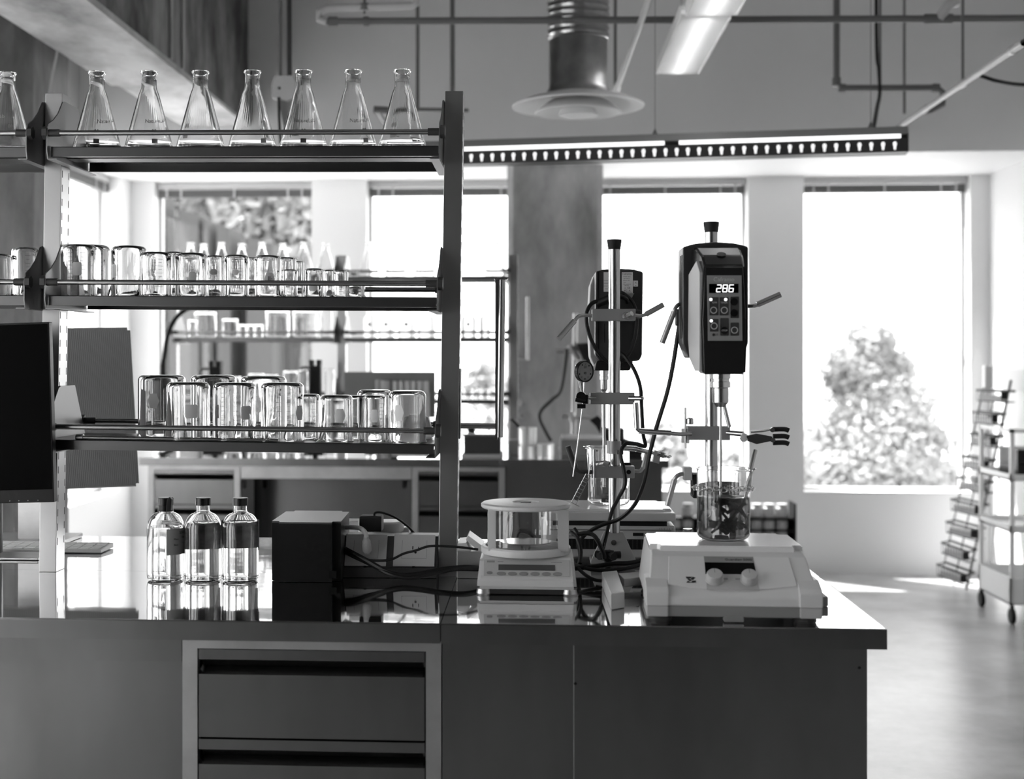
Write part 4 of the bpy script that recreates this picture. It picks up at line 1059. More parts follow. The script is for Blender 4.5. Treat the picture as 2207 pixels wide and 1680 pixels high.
rt = thing('overhead_stirrer', 'black overhead stirring motor facing the viewer, its display reading 286', 'stirrer', (fc, 2.85, zb_))
t = bmesh.new()
prof = [(Yf, zb_), (Yf - .004, (zb_ + zt_) / 2), (Yf, zt_), (Yf + .03, zt_ + .022), (Yf + .10, zt_ + .042), (Yf + .16, zt_ + .046), (Yf + .16, zb_ + .05), (Yf + .10, zb_ + .02), (Yf + .06, zb_ + .002)]
A = [t.verts.new((fc - fw * (.94 if z > zt_ - .001 else 1) - (0.004 if abs(z - (zb_ + zt_) / 2) < .001 else 0), y, z)) for y, z in prof]; C = [t.verts.new((fc + fw * (.92 if z > zt_ - .001 else .97) + (0.004 if abs(z - (zb_ + zt_) / 2) < .001 else 0), y, z)) for y, z in prof]
n = len(prof); t.faces.new(A); t.faces.new(C[::-1])
for i in range(n): t.faces.new((A[i], C[i], C[(i + 1) % n], A[(i + 1) % n]))
bmesh.ops.recalc_face_normals(t, faces=t.faces); bmesh.ops.bevel(t, geom=list(t.edges), offset=.004, segments=3, affect='EDGES')
flare = lambda v: Vector((fc + (v.x - fc) * (1 + max(0, v.y - Yf) * 1.7), v.y, v.z))
body = MB()._add(t).warp(flare).build('motor_front', pm('gloss_black', .13, .2), rt)
zr1, zr0 = at(0, 541, 2.93).z, at(0, 772, 2.93).z
hb = .066
pts = [(fc - hb, zr1 - .004), (fc - hb * .6, zr1 + .003), (fc, zr1 + .006), (fc + hb * .6, zr1 + .003), (fc + hb, zr1 - .004), (fc + hb, zr0 + .03), (fc + hb * .82, zr0), (fc - hb * .82, zr0), (fc - hb, zr0 + .03)]
back = MB().prism(pts, 'y', 2.865, 2.955, bev=.004).build('motor_back', pm('satin_black', .2, .3), rt)
m = MB()
for y in (2.875, 2.90): m.box(fc - hb - .0012, fc - hb + .001, y, y + .006, zr0 + .04, zr1 - .02)
m.build('side_groove', M_black, back)
xs = fc - fw
m = MB().prism([(Yf + .012, zb_ + .006), (Yf + .012, zt_ - .012), (Yf + .045, zt_ + .012), (Yf + .125, zt_ - .01), (Yf + .132, zb_ + .07), (Yf + .115, zb_ + .03), (Yf + .06, zb_ + .006)], 'x', xs - .0045, xs + .002, bev=.001)
m.warp(flare).build('side_plate', M_greyl, rt)
for y, z in ((Yf + .02, zt_ - .02), (Yf + .02, zb_ + .03)): MB().cyl((xs - .0058, y, z), (xs - .002, y, z), .003, seg=12).build('side_screw', M_dark, rt)
MB().lathe([(.009, 0), (.009, .0008)], M=frame((fc - .002, Yf + .03, zt_ + .0235), (1, 0, 0), (0, 1, .6)), seg=20).build('top_vent', M_black, rt)
# control panel
P = FRONT((0, Yf - .0052, 0))
def pp(x, y): q = at(x, y, Yf - .005); return (q.x, q.z)
m = MB().prism([pp(1524, 594), pp(1598, 594), pp(1600, 735), pp(1526, 735)], 'y', Yf - .0062, Yf + .002); pan = m.build('control_panel', M_grey, rt)
def pbox(m, x0, x1, y0, y1, d0, d1, bev=0):
    a, b = pp(x0, y1), pp(x1, y0); return m.box(a[0], b[0], Yf - d1, Yf - d0, a[1], b[1], bev=bev)
pbox(MB(), 1528, 1591, 612, 632, .006, .0068, .001).build('display_window', M_screen, pan)
SEG = {'2': 'abged', '8': 'abcdefg', '6': 'afgedc'}
m = MB(); w_, h_ = .0088, .0135
for i, ch in enumerate('286'):
    ox, oz = pp(1549 + i * 13.4, 622)
    ox += .0
    def sg(x0, z0, x1, z1):
        m.cyl((ox + x0 + .12 * z0, Yf - .0072, oz + z0), (ox + x1 + .12 * z1, Yf - .0072, oz + z1), .0009, seg=8)
    a = w_ / 2 - .0004; hh = h_ / 2
    D = {'a': (-a, hh, a, hh), 'b': (a, hh, a, 0), 'c': (a, 0, a, -hh), 'd': (-a, -hh, a, -hh), 'e': (-a, 0, -a, -hh), 'f': (-a, hh, -a, 0), 'g': (-a, 0, a, 0)}
    for s_ in SEG[ch]: sg(*D[s_])
m.build('digits', M_led, pan)
for x0, x1, y0, y1 in ((1529, 1548, 641, 680), (1551, 1570, 641, 680), (1574, 1592, 640, 686), (1530, 1548, 688, 715), (1552, 1570, 686, 724), (1574, 1592, 696, 724)):
    pbox(MB(), x0, x1, y0, y1, .006, .0066, .0012).build('key_field', M_dark, pan)
def ring(x, y, r, mat, rr=None, nm='key_ring'):
    q = at(x, y, Yf - .007); m = MB()
    if rr: m.lathe([(rr, 0), (r, 0), (r, .0008), (rr, .0008), (rr, 0)], M=frame((q.x, q.y, q.z), (1, 0, 0), (0, 0, 1)), seg=24, fill=False)
    else: m.lathe([(0, 0), (r, 0), (r, .001), (0, .001)], M=frame((q.x, q.y, q.z), (1, 0, 0), (0, 0, 1)), seg=24, fill=False)
    m.build(nm, mat, pan)
for x, y in ((1538, 669), (1561, 669), (1539, 703), (1583, 712)): ring(x, y, .0068, M_greyl, .0050)
for x, y in ((1582, 651), (1582, 675), (1561, 713)): ring(x, y, .0072, M_black, nm='push_key')
for x, y in ((1532, 646), (1564, 646), (1533, 692)): ring(x, y, .0031, M_tube2, nm='indicator_light')
m = MB(); add_text(m, 'Caframo', .0115, FRONT((pp(1560, 603)[0], Yf - .0065, pp(1560, 603)[1]))); m.build('maker_name', M_greyl, pan)
q = pp(1560, 651)
m = MB(); add_text(m, 'RPM', .005, FRONT((pp(1540, 653)[0], Yf - .0068, pp(1540, 653)[1]))); add_text(m, 'TIMER', .005, FRONT((pp(1560, 653)[0], Yf - .0068, pp(1560, 653)[1]))); add_text(m, 'STOP', .005, FRONT((pp(1561, 713)[0], Yf - .0085, pp(1561, 713)[1]))); m.build('key_text', M_greyl, pan)
q = at(1538, 722, Yf - .007); m = MB().ball(q, .0026, (1, .2, 1)); add_text(m, '!', .006, FRONT((at(1545, 722, Yf).x, Yf - .0068, q.z))); m.build('printed_symbol', M_ink, pan)
chuck(rt, Vector((SX, SY, 0)), zb_ + .004, at(0, 874, SY).z)
MB().cyl((SX, SY, at(0, 880, SY).z + .006), (SX, SY, ZB + .155), .0028, seg=16).build('stirring_shaft', M_rod, rt)
zi = ZB + .158
m = MB()
for k in range(4):
    m.box(.002, .026, -.001, .001, -.008, .008, M=Matrix.Translation((SX, SY, zi)) @ Matrix.Rotation(R(90 * k + 20), 4, 'Z') @ Matrix.Rotation(R(35), 4, 'X'))
m.cyl((SX, SY, zi - .008), (SX, SY, zi + .008), .005); m.build('impeller', M_rod, rt)
# handles of its mount
m = MB(); handle_pts(m, [(1476, 657, .06), (1464, 656, .04), (1456, 664, .03), (1452, 674, .03)], 2.88, .0042); sleeve(m, (1453, 672, .03), (1427, 740, .03), 2.88, .0058); m.build('screw_handle', M_steelL, rt)
m = MB(); handle_pts(m, [(1598, 659, .06), (1622, 660, .05), (1634, 657, .05)], 2.88, .0042); sleeve(m, (1632, 657, .05), (1682, 635, .05), 2.88, .0062); m.build('screw_handle', M_rod, rt)
MB().box(at(1455, 0, 2.97).x, at(1475, 0, 2.97).x, 2.95, 2.975, at(0, 705, 2.96).z, at(0, 670, 2.96).z, bev=.003).build('mount_bracket', M_dark, rt)

# rear stirrer, seen from behind
Yb = 3.31
rt = thing('overhead_stirrer', 'black overhead stirring motor seen from behind, white stickers on its back', 'stirrer', at(1334, 790, Yb + .08))
q = lambda x, y, Y=Yb: (at(x, y, Y).x, at(x, y, Y).z)
body = MB().prism([q(1284, 585), q(1300, 581), q(1334, 579), q(1366, 581), q(1386, 586), q(1384, 766), q(1378, 778), q(1350, 780), q(1292, 778), q(1282, 765)], 'y', Yb, Yb + .09, bev=.004).build('motor_back', pm('satin_black', .2, .3), rt)
m = MB().box(q(1289, 0)[0], q(1291, 0)[0], Yb - .001, Yb + .002, q(0, 770)[1], q(0, 592)[1]).box(q(1302, 0)[0], q(1304, 0)[0], Yb - .001, Yb + .002, q(0, 740)[1], q(0, 700)[1]); m.build('back_groove', M_black, body)
q2 = lambda x, y: q(x, y, Yb + .085)
MB().prism([q2(1281, 590), q2(1360, 585), q2(1364, 790), q2(1283, 795), q2(1272, 770), q2(1268, 690), q2(1272, 615)], 'y', Yb + .085, Yb + .20, bev=.004).build('motor_front', M_greyl, rt)
MB().prism([q(1285, 778, Yb + .04), q(1362, 778, Yb + .04), q(1357, 799, Yb + .04), q(1280, 799, Yb + .04)], 'y', Yb + .02, Yb + .14, bev=.004).build('motor_neck', M_blackm, rt)
def sticker(name, x0, x1, y0, y1, lines=(), mat=M_paper):
    a, b = q(x0, y1, Yb - .001), q(x1, y0, Yb - .001)
    o = MB().box(a[0], b[0], Yb - .0012, Yb + .001, a[1], b[1]).build(name, mat, body)
    m = MB()
    for s_, x, y, sz in lines: add_text(m, s_, sz, FRONT((q(x, y)[0], Yb - .0014, q(x, y)[1])))
    if lines: m.build('sticker_text', M_ink, o)
    return o
sticker('rating_sticker', 1340, 1364, 587, 634, [('Caframo', 1351, 591, .0062), ('MODEL BDC', 1351, 597, .0032), ('120V 60HZ', 1350, 601, .0032), ('SERIAL NO', 1350, 605, .0032), ('2.6A', 1346, 609, .0032), ('FOR INDOOR', 1351, 613, .003), ('LAB USE', 1350, 616, .003), ('o  CE', 1352, 621, .006), ('FC  A', 1352, 627, .006), ('MADE IN CANADA', 1352, 632, .0026)])
sticker('warning_sticker', 1301, 1313, 587, 629, [('CAUTION', 1307, 605, .0026), ('WARNING', 1307, 611, .0026), ('SEE MANUAL', 1307, 617, .0022), ('FUSE', 1307, 623, .0028)])
sticker('bin_sticker', 1365, 1375, 605, 618, [('X', 1370, 610, .006), ('-', 1370, 615, .009)])
MB().prism([q(1352, 634), q(1367, 632), q(1360, 646)], 'y', Yb - .002, Yb + .001).build('cable_tie_tab', M_alu, body)
cx1 = at(1302, 830, Yb + .11).x
chuck(rt, Vector((cx1, Yb + .11, 0)), at(0, 797, Yb + .11).z, at(0, 843, Yb + .11).z, .55)
MB().cyl((cx1, Yb + .11, at(0, 840, Yb + .11).z), (cx1, Yb + .11, ZB + .17), .0042, seg=14).build('stirring_shaft', M_rod, rt)
MB().box(at(1340, 0, 3.28).x, at(1380, 0, 3.28).x, 3.255, 3.312, at(0, 690, 3.28).z, at(0, 672, 3.28).z, bev=.002).build('mount_block', M_dark, rt)
MB().cyl(at(1287, 655, Yb - .02), at(1322, 640, Yb - .035), .0098, seg=16).build('strain_relief', M_rubber, rt)

# dial thermometer
c = at(1259, 801, 3.19)
rt = thing('dial_thermometer', 'round dial thermometer with long thin probe at the rear stand', 'thermometer', at(1236, 1028, 3.17))
Md = frame(c, (.80, .60, 0), (.05, 0, 1))
MB().lathe([(.0205, -.006), (.0245, -.005), (.0245, .005), (.0225, .0055), (.0215, .003)], M=Md, seg=40).build('dial_rim', M_black, rt)
MB().lathe([(0, .002), (.0218, .002), (.0218, .0032), (0, .0032)], M=Md, seg=40, fill=False).build('dial_face', M_grey, rt)
m = MB()
for i, s_ in enumerate(('20', '40')): add_text(m, s_, .008, Md @ Matrix.Translation((0, .010 - .014 * i, .0036)))
for k in range(9):
    a = R(200 + 35 * k); add_text(m, 'C', .005, Md @ Matrix.Translation((.016 * math.cos(a), .016 * math.sin(a), .0036))) if k % 2 else m.lathe([(0, 0), (.0018, 0), (.0018, .0004), (0, .0004)], M=Md @ Matrix.Translation((.017 * math.cos(a), .017 * math.sin(a), .0034)), seg=10, fill=False)
m.build('dial_marks', M_ink, rt)
MB().tube([at(1259, 823, 3.19), at(1258, 840, 3.19), at(1256, 870, 3.185), at(1246, 950, 3.18), at(1235, 1028, 3.17)], .0019, smooth=3, seg=8).build('probe', M_rod, rt)
rt = thing('spring_clip', 'small black clip gripping the thermometer probe at the middle clamp', 'clip', at(1256, 858, 3.18))
MB().cyl(at(1240, 862, 3.17), at(1262, 866, 3.17), .0045, seg=10).lathe([(.011, -.004), (.011, .004)], M=frame(at(1252, 855, 3.175), (1, 0, 0), (0, 0, 1)), seg=16).build('clip_body', M_black, rt)
MB().cyl(at(1244, 876, 3.175), at(1262, 876, 3.175), .005, seg=10).box(at(1256, 0, 3.17).x, at(1267, 0, 3.17).x, 3.168, 3.182, at(0, 868, 3.17).z, at(0, 849, 3.17).z).build('clip_jaw', M_black, rt)

# beakers on the hotplates
ZPL = ZB + .1265
a, b = at(1266, 1040, 3.43), at(1357, 1040, 3.43)
beaker((b.x - a.x) / 2, at(0, 957, 3.43).z - ZPL, ((a.x + b.x) / 2, 3.43, ZPL), 'tall empty glass beaker standing on the rear hotplate', spout=R(190), tick=(-100,), name='beaker')
bk1 = bpy.data.objects[[o.name for o in bpy.data.objects if o.get('label') == 'tall empty glass beaker standing on the rear hotplate'][0]]
rr1 = (b.x - a.x) / 2
m = MB().patch(rr1 + .0004, R(-112), R(-62), at(0, 1074, 3.39).z, at(0, 1065, 3.39).z, ((a.x + b.x) / 2, 3.43), seg=8); m.build('label', M_dark, bk1)
m = MB(); wrap_text(m, 'IN----100', .0075, rr1 + .0008, R(-85), at(0, 1069.5, 3.39).z, ((a.x + b.x) / 2, 3.43)); m.build('label_text', M_white, bk1)

YB2 = 2.80
a, b = at(1502, 1080, YB2), at(1616, 1080, YB2)
rb = (b.x - a.x) / 2; cb = ((a.x + b.x) / 2, YB2)
hb_ = at(0, 1001, YB2).z - ZPL
bk = beaker(rb, hb_, (cb[0], cb[1], ZPL), 'large glass beaker of dark bubbling liquid on the front hotplate', spout=R(-8))
zl_ = at(0, 1066, YB2 - rb).z
m = MB(); ri = rb - .00125; w0 = .0024
m.lathe([(0, ZPL + w0), (ri - .010, ZPL + w0), (ri - .003, ZPL + w0 + .004), (ri, ZPL + .013), (ri, zl_ + .001), (ri - .003, zl_), (ri * .5, zl_ - .002), (ri * .18, zl_ - .010), (.004, zl_ - .016), (0, zl_ - .016)], c=(cb[0], cb[1], 0), seg=44)
m.build('liquid', M_liq, bk)
# swirling solids inside the liquid
random.seed(11); m = MB()
for k in range(26):
    a_ = random.uniform(0, 6.28); r0 = random.uniform(.015, ri - .012); z0 = random.uniform(ZPL + .012, zl_ - .022)
    pts = [(cb[0] + (r0 + .002 * j) * math.cos(a_ + .22 * j), cb[1] + (r0 + .002 * j) * math.sin(a_ + .22 * j), min(zl_ - .014, z0 + .006 * j)) for j in range(4)]
    m.tube(pts, random.uniform(.0018, .0045), seg=6, smooth=2)
m.build('swirling_fragments', M_grey, bk)
MB().lathe([(0, 0), (.016, .001), (.010, .007), (0, .009)], c=(cb[0] - .004, cb[1] - .008, ZPL + .004), seg=20).build('white_settled_lump', M_greyl, bk)
# chain of springs around the beaker
m = MB(); n = 26; zc = at(0, 1043, YB2).z
for k in range(n):
    a_ = 2 * math.pi * k / n; rr = rb + .0055
    c = Vector((cb[0] + rr * math.cos(a_), cb[1] + rr * math.sin(a_), zc - .002 * math.sin(a_)))
    tdir = Vector((-math.sin(a_), math.cos(a_), 0))
    other = Vector((0, 0, 1)) if k % 2 else Vector((math.cos(a_), math.sin(a_), 0))
    m.tube([c + tdir * (.0078 * math.cos(u)) + other * (.0048 * math.sin(u)) for u in [2 * math.pi * j / 10 for j in range(10)]], .0012, seg=6, smooth=2, closed=True)
tag(m.build('beaker_chain', M_chrome, origin=(cb[0], cb[1], zc)), 'metal link chain looped around the dark bubbling beaker', 'chain')
m = MB().cyl(at(1612, 1062, YB2 + .0), at(1628, 972, YB2 + .03), .0042, seg=14)
tag(MB().tube([Vector((cb[0] + ri - .012, YB2 + .004, ZPL + .05)), at(1618, 1010, YB2 + .012), at(1628, 971, YB2 + .03)], .0042, seg=14, smooth=1).build('steel_tube', M_rod, origin=at(1620, 1010, YB2)), 'steel tube leaning out of the dark bubbling beaker by its spout', 'tube')

# wire ladder strip hanging at rear clamp
m = MB(); A_, B_ = at(1268, 1024, 3.18), at(1236, 1086, 3.18); n = 8
sd = (B_ - A_).normalized().cross(Vector((0, 1, 0))) * .0062
for k in range(n):
    p, q_ = A_.lerp(B_, k / n), A_.lerp(B_, (k + 1) / n)
    m.tube([p - sd, p + sd, q_ + sd * .8], .0009, seg=6, smooth=1); m.tube([p - sd, q_ - sd * .8], .0009, seg=6, smooth=1)
m.tube([B_ - sd, B_ + sd, B_ + sd * 2.4], .0009, seg=6, smooth=1)
m.tube([A_, A_ + Vector((.004, 0, .016)), A_ + Vector((.010, .0, .022))], .0015, seg=6, smooth=2)
tag(m.build('wire_ladder', M_rod, origin=A_), 'small bent wire ladder hanging from the lower rear clamp', 'wire')

# ------------------------------------------------------------------ precision balance
bx0, bx1 = at(1028, 1270, 2.87).x, at(1243, 1275, 2.87).x
bc = (bx0 + bx1) / 2; bw = (bx1 - bx0) / 2
y0 = 2.85
rt = thing('precision_balance', 'white precision balance with a round glass draft shield', 'balance', (bc, y0, ZB))
MB().box(bc - bw * .93, bc + bw * .93, y0 + .006, y0 + .215, ZB + .0005, ZB + .014, bev=.004).build('base_plate', M_dark, rt)
for sx in (-1, 1): MB().lathe([(.014, ZB), (.016, ZB + .003), (.014, ZB + .012)], c=(bc + sx * bw * .86, y0 + .014, 0), seg=20).build('levelling_foot', M_steelL, rt)
t = bmesh.new(); prof = [(y0, ZB + .012), (y0, ZB + .036), (y0 + .035, ZB + .070), (y0 + .05, ZB + .074), (y0 + .21, ZB + .074), (y0 + .218, ZB + .066), (y0 + .218, ZB + .012)]
hw = lambda z: bw - .006 * (z - ZB - .012) / .062
A = [t.verts.new((bc - hw(z), y, z)) for y, z in prof]; C = [t.verts.new((bc + hw(z), y, z)) for y, z in prof]
n = len(prof); t.faces.new(A); t.faces.new(C[::-1])
for i in range(n): t.faces.new((A[i], C[i], C[(i + 1) % n], A[(i + 1) % n]))
bmesh.ops.recalc_face_normals(t, faces=t.faces); bmesh.ops.bevel(t, geom=list(t.edges), offset=.006, segments=4, affect='EDGES')
MB()._add(t).build('balance_body', M_white, rt)
a, b = Vector((bc, y0, ZB + .036)), Vector((bc, y0 + .035, ZB + .070)); P = frame(a, (1, 0, 0), (b - a))
if (P.to_3x3() @ Vector((0, 0, 1))).z < 0: P = P @ Matrix.Rotation(math.pi, 4, 'Y')
MB().box(-.088, .088, .004, .046, .0003, .0018, bev=.0008, M=P).build('front_panel', M_greyl, rt)
MB().box(-.058, .058, .018, .032, .0015, .0028, M=P).build('display', pm('lcd', .30, .25), rt)
m = MB()
for i, x in enumerate((-.052, -.029, -.006, .017, .040, .063)):
    t = bmesh.new(); bmesh.ops.create_circle(t, cap_ends=True, segments=20, radius=1)
    for v in t.verts: v.co = Vector((v.co.x * .0095, v.co.y * .0042, 0))
    MB().lathe([(.0095, .0), (.0095, .0012), (.0075, .0018), (0, .0019)], M=P @ Matrix.Translation((x, .009, .0016)) @ Matrix.Diagonal((1, .48, 1, 1)), seg=24).build('push_button', M_grey, rt)
MB().lathe([(.006, .0), (.006, .0012), (0, .0016)], M=P @ Matrix.Translation((-.076, .011, .0016)) @ Matrix.Diagonal((1, .6, 1, 1)), seg=20).build('power_button', M_grey, rt)
MB().box(-.082, -.066, .038, .042, .0018, .0024, M=P).box(-.060, -.048, .0395, .0405, .0018, .0024, M=P).box(.050, .072, .0385, .0395, .0018, .0024, M=P).build('printed_mark', M_grey, rt)
# draft shield
cy = 2.955; zl0 = ZB + .074; cs = at(1133, 1100, cy).x; rs = (at(1229, 1090, cy).x - at(1036, 1090, cy).x) / 2
ztop = at(0, 1086, cy - .0).z
MB().lathe([(rs * .80, zl0), (rs * .98, zl0), (rs * 1.0, zl0 + .003), (rs * 1.0, zl0 + .013), (rs * .97, zl0 + .016), (rs * .90, zl0 + .016), (rs * .88, zl0 + .006), (rs * .80, zl0)], c=(cs, cy, 0), seg=56, fill=False).build('shield_ring', M_white, rt)
MB().lathe([(rs * .84, zl0 + .010), (rs * .86, zl0 + .010), (rs * .86, ztop), (rs * .84, ztop), (rs * .84, zl0 + .010)], c=(cs, cy, 0), seg=56, fill=False).build('shield_glass', M_glass, rt)
MB().lathe([(0, ztop), (rs * .97, ztop), (rs, ztop + .003), (rs, ztop + .008), (rs * .96, ztop + .011), (rs * .3, ztop + .012), (rs * .28, ztop + .009), (0, ztop + .009)], c=(cs, cy, 0), seg=56).build('shield_lid', M_white, rt)
MB().lathe([(.010, ztop + .009), (.012, ztop + .012), (0, ztop + .0125)], c=(cs, cy, 0), seg=20).build('lid_grip', M_grey, rt)
for x0_, x1_ in ((1052, 1069), (1202, 1226)):
    a_, b_ = at(x0_, 0, cy - .055), at(x1_, 0, cy - .055)
    MB().box(a_.x, b_.x, cy - .060, cy - .045, zl0 + .010, ztop + .001, bev=.001).build('shield_post', M_greyl if x0_ > 1100 else M_white, rt)
MB().lathe([(rs * .5, zl0 + .020), (rs * .56, zl0 + .021), (rs * .57, zl0 + .024), (0, zl0 + .0245)], c=(cs, cy, 0), seg=40).lathe([(.010, zl0), (.010, zl0 + .021)], c=(cs, cy, 0)).build('weighing_pan', M_chrome, rt)
# ================================================================== NEAR BENCH: BOTTLES, BOXES, CABLES, SCREENS
def boston(x, Y, label, level, lab=None, cap='cap', print_=None):
    r = (at(x + 39.3, 1150, Y).x - at(x - 39.3, 1150, Y).x) / 2
    c = Vector((at(x, 1200, Y).x, Y, ZB + .0004))
    H = at(0, 1084, Y).z - c.z        # top of glass
    hs = at(0, 1136, Y).z - c.z       # shoulder start
    w = .0022; nr = .0145
    sh = [(r * math.cos(a) * .62 + r * .38 if False else nr + (r - nr) * math.cos(a), hs + (H - .018 - hs) * math.sin(a)) for a in (0, .25, .5, .75, 1.0, 1.25, 1.45)]
    out = [(0, .002), (r * .72, .0015), (r * .80, 0), (r * .90, .001), (r * .97, .005), (r, .012)] + sh + [(nr, H - .014), (nr, H)]
    inn = [(nr - w, H), (nr - w, H - .016)] + [(max(nr - w, rr - w), z - w * (1 if k > 2 else .4)) for k, (rr, z) in reversed(list(enumerate(sh)))] + [(r - w, .014), (r * .93 - w, .0065), (r * .78, .0048), (0, .006)]
    o = tag(MB().lathe(out + inn, c=c, seg=48).build('reagent_bottle', M_glass, origin=c, sharp=60), label, 'bottle', 'capped glass bottles in a row on the bench')
    zl = at(0, level, Y).z - c.z
    rl = r - w + .0002
    prof = [(0, .0058), (r * .78, .0046), (r * .93 - w + .0002, .0063), (rl, .014), (rl, min(zl, hs))]
    for rr, z in sh[1:]:
        if z < zl: prof.append((max(nr - w, rr - w), z - .001))
    if zl > hs: prof.append((prof[-1][0] - .002, zl))
    prof += [(0, prof[-1][1])]
    MB().lathe(prof, c=c, seg=48).build('liquid', M_water, o)
    ct, cb_ = at(0, 1070, Y).z, at(0, 1085, Y).z
    rc = (at(x + 16.5, 1075, Y).x - at(x - 16.5, 1075, Y).x) / 2
    MB().lathe([(rc, cb_ - .001), (rc, ct - .001), (rc - .001, ct), (0, ct)], c=(c.x, c.y, 0), seg=40).build('screw_cap', pm('cap_black', .08, .25), o)
    if cap == 'strap':
        MB().lathe([(.0175, 0), (.0155, .010), (.0165, .014)], c=(c.x, c.y, cb_ - .0145), seg=30).build('neck_band', M_black, o)
        MB().prism([(c.x + .006, cb_ - .014), (c.x + .0165, cb_ - .012), (c.x + .0185, ct - .002), (c.x + .013, ct + .003), (c.x + .008, ct - .004)], 'y', c.y - rc - .003, c.y - .008, bev=.001).build('cap_strap', M_black, o)
    if lab:
        a0, a1, yt, yb, mat = lab
        p = MB().patch(r + .0003, R(a0), R(a1), at(0, yb, Y).z, at(0, yt, Y).z, (c.x, c.y), seg=24).build('paper_label', mat, o)
        if print_:
            m = MB()
            for s_, ang, y, sz in print_: wrap_text(m, s_, sz, r + .0008, R(ang), at(0, y, Y).z, (c.x, c.y))
            m.build('label_print', M_ink, p)
    return o
M_lab2 = pm('speckled_label', .5, .85, var=(90, .42, .56))
boston(357, 3.0, 'strapped-cap glass bottle, left of the three clear bottles on the bench', 1131, lab=(-72, 10, 1134, 1189, pm('label_grey2', .56, .85)), cap='strap', print_=[('SODIUM', -8, 1143, .0085), ('Mass', -42, 1156, .006), ('5.8 g', -12, 1153, .0055), ('Base', -42, 1168, .006), ('1 L', -14, 1165, .0055)])
boston(437.5, 3.0, 'middle of the three clear bottles, grey label on its far side', 1122, lab=(12, 168, 1132, 1184, M_lab2))
boston(518, 3.0, 'right of the three clear bottles, broad label wrapping its upper half', 1120, lab=(-8, 188, 1118, 1181, M_lab2))

# black box
Yb_ = 2.985
a, b = at(583, 1255, Yb_), at(733, 1255, Yb_)
rt = thing('black_box', 'tall black satin box with rounded corners beside the bottles', 'box', (a.x, Yb_, ZB), 0)
zt = at(0, 1121, Yb_).z
t = bmesh.new(); bmesh.ops.create_cube(t, size=1)
for v in t.verts:
    k = 1 if v.co.y < 0 else .965
    v.co = Vector(((a.x + b.x) / 2 + v.co.x * (b.x - a.x) * k - (.006 if v.co.y > 0 else 0), Yb_ + (v.co.y + .5) * .225, ZB + .001 + (v.co.z + .5) * (zt - ZB - .005)))
bmesh.ops.bevel(t, geom=[e for e in t.edges if abs(e.verts[0].co.z - e.verts[1].co.z) > .05], offset=.018, segments=6, affect='EDGES')
t2 = t.copy()
MB()._add(t).build('box_body', pm('satin_black2', .08, .28), rt)
for v in t2.verts: v.co.z = zt - .004 + (.004 if v.co.z > (ZB + zt) / 2 else .0004)
MB()._add(t2).build('box_lid', pm('lid_grey', .36, .3, metal=.6), rt)
c = at(717, 1239, Yb_)
MB().box(c.x - .008, c.x + .008, Yb_ - .001, Yb_ + .002, c.z - .008, c.z + .008).build('dark_sticker', M_black, rt)

# outlet housings
def outlet_box(x0, x1, yb, yt, Y, label, plates):
    A, B = at(x0, yb, Y), at(x1, yb, Y)
    rt = thing('outlet_housing', label, 'power outlet', (A.x, Y, ZB))
    z1 = at(0, yt, Y + .05).z; zm = at(0, 1216, Y + .003).z
    pr_ = [(Y, ZB + .0005), (Y, zm), (Y + .008, zm), (Y + .045, z1), (Y + .11, z1), (Y + .11, ZB + .0005)]
    MB().prism(pr_, 'x', A.x, B.x, bev=.0015).build('housing', M_dark, rt)
    P = frame((0, Y + .008, zm), (1, 0, 0), (0, .037, z1 - zm)); 
    if (P.to_3x3() @ Vector((0, 0, 1))).y > 0: P = P @ Matrix.Rotation(math.pi, 4, 'Y')
    h = Vector((0, .037, z1 - zm)).length
    for px0, px1, sock in plates:
        a_, b_ = at(px0, 1180, Y + .02).x, at(px1, 1180, Y + .02).x
        p = MB().box(a_, b_, .002, h + .002, .0005, .004, bev=.0006, M=P).build('cover_plate', M_greyl, rt)
        w_ = b_ - a_
        m = MB(); f = .0004
        for q0, q1, q2, q3 in ((a_ + w_ * .2, a_ + w_ * .2 + f, .02, h - .012), (b_ - w_ * .2 - f, b_ - w_ * .2, .02, h - .012), (a_ + w_ * .2, b_ - w_ * .2, .02, .02 + f)): m.box(q0, q1, q2, q3, .004, .0043, M=P)
        m.build('insert_line', M_dark, p)
        if sock:
            xm = (a_ + b_) / 2 + .004
            MB().box(xm - .0085, xm - .0062, h * .55, h * .55 + .008, .004, .0045, M=P).box(xm + .0045, xm + .0062, h * .55, h * .55 + .0065, .004, .0045, M=P).lathe([(0, .004), (.0026, .004), (.0026, .0045), (0, .0045)], M=P @ Matrix.Translation((xm - .001, h * .55 - .007, 0)), seg=14, fill=False).build('socket_slot', M_black, p)
        MB().box((a_ + b_) / 2 - .003, (a_ + b_) / 2 + .003, -.003, .002, .001, .004, M=P).build('release_tab', M_black, rt)
    return rt, P, h
ob, P, h = outlet_box(738, 941, 1246, 1148, 3.055, 'steel outlet housing with two grey cover plates beside the black box', [(744, 833, False), (848, 937, True)])
q = at(790, 1175, 3.07)
rt = thing('white_plug', 'white right-angle plug and thick white lead in the left outlet', 'plug', at(790, 1190, 3.05))
MB().tube([at(791, 1194, 3.058), at(791, 1184, 3.052), at(790, 1172, 3.048), at(789, 1158, 3.045)], .0095, rr=[.0065, .0102, .0102, .0095, .006], smooth=3, seg=14).build('plug_body', M_greyl, rt)
MB().tube([at(789, 1160, 3.045), at(788, 1150, 3.045), at(778, 1140, 3.055), at(760, 1137, 3.08), at(736, 1138, 3.12)], .0052, smooth=5).build('lead', M_white, rt)
rt = thing('power_adapter', 'black square power adapter resting on the outlet housing', 'adapter', at(800, 1146, 3.12))
a, b = at(776, 1146, 3.12), at(824, 1112, 3.12)
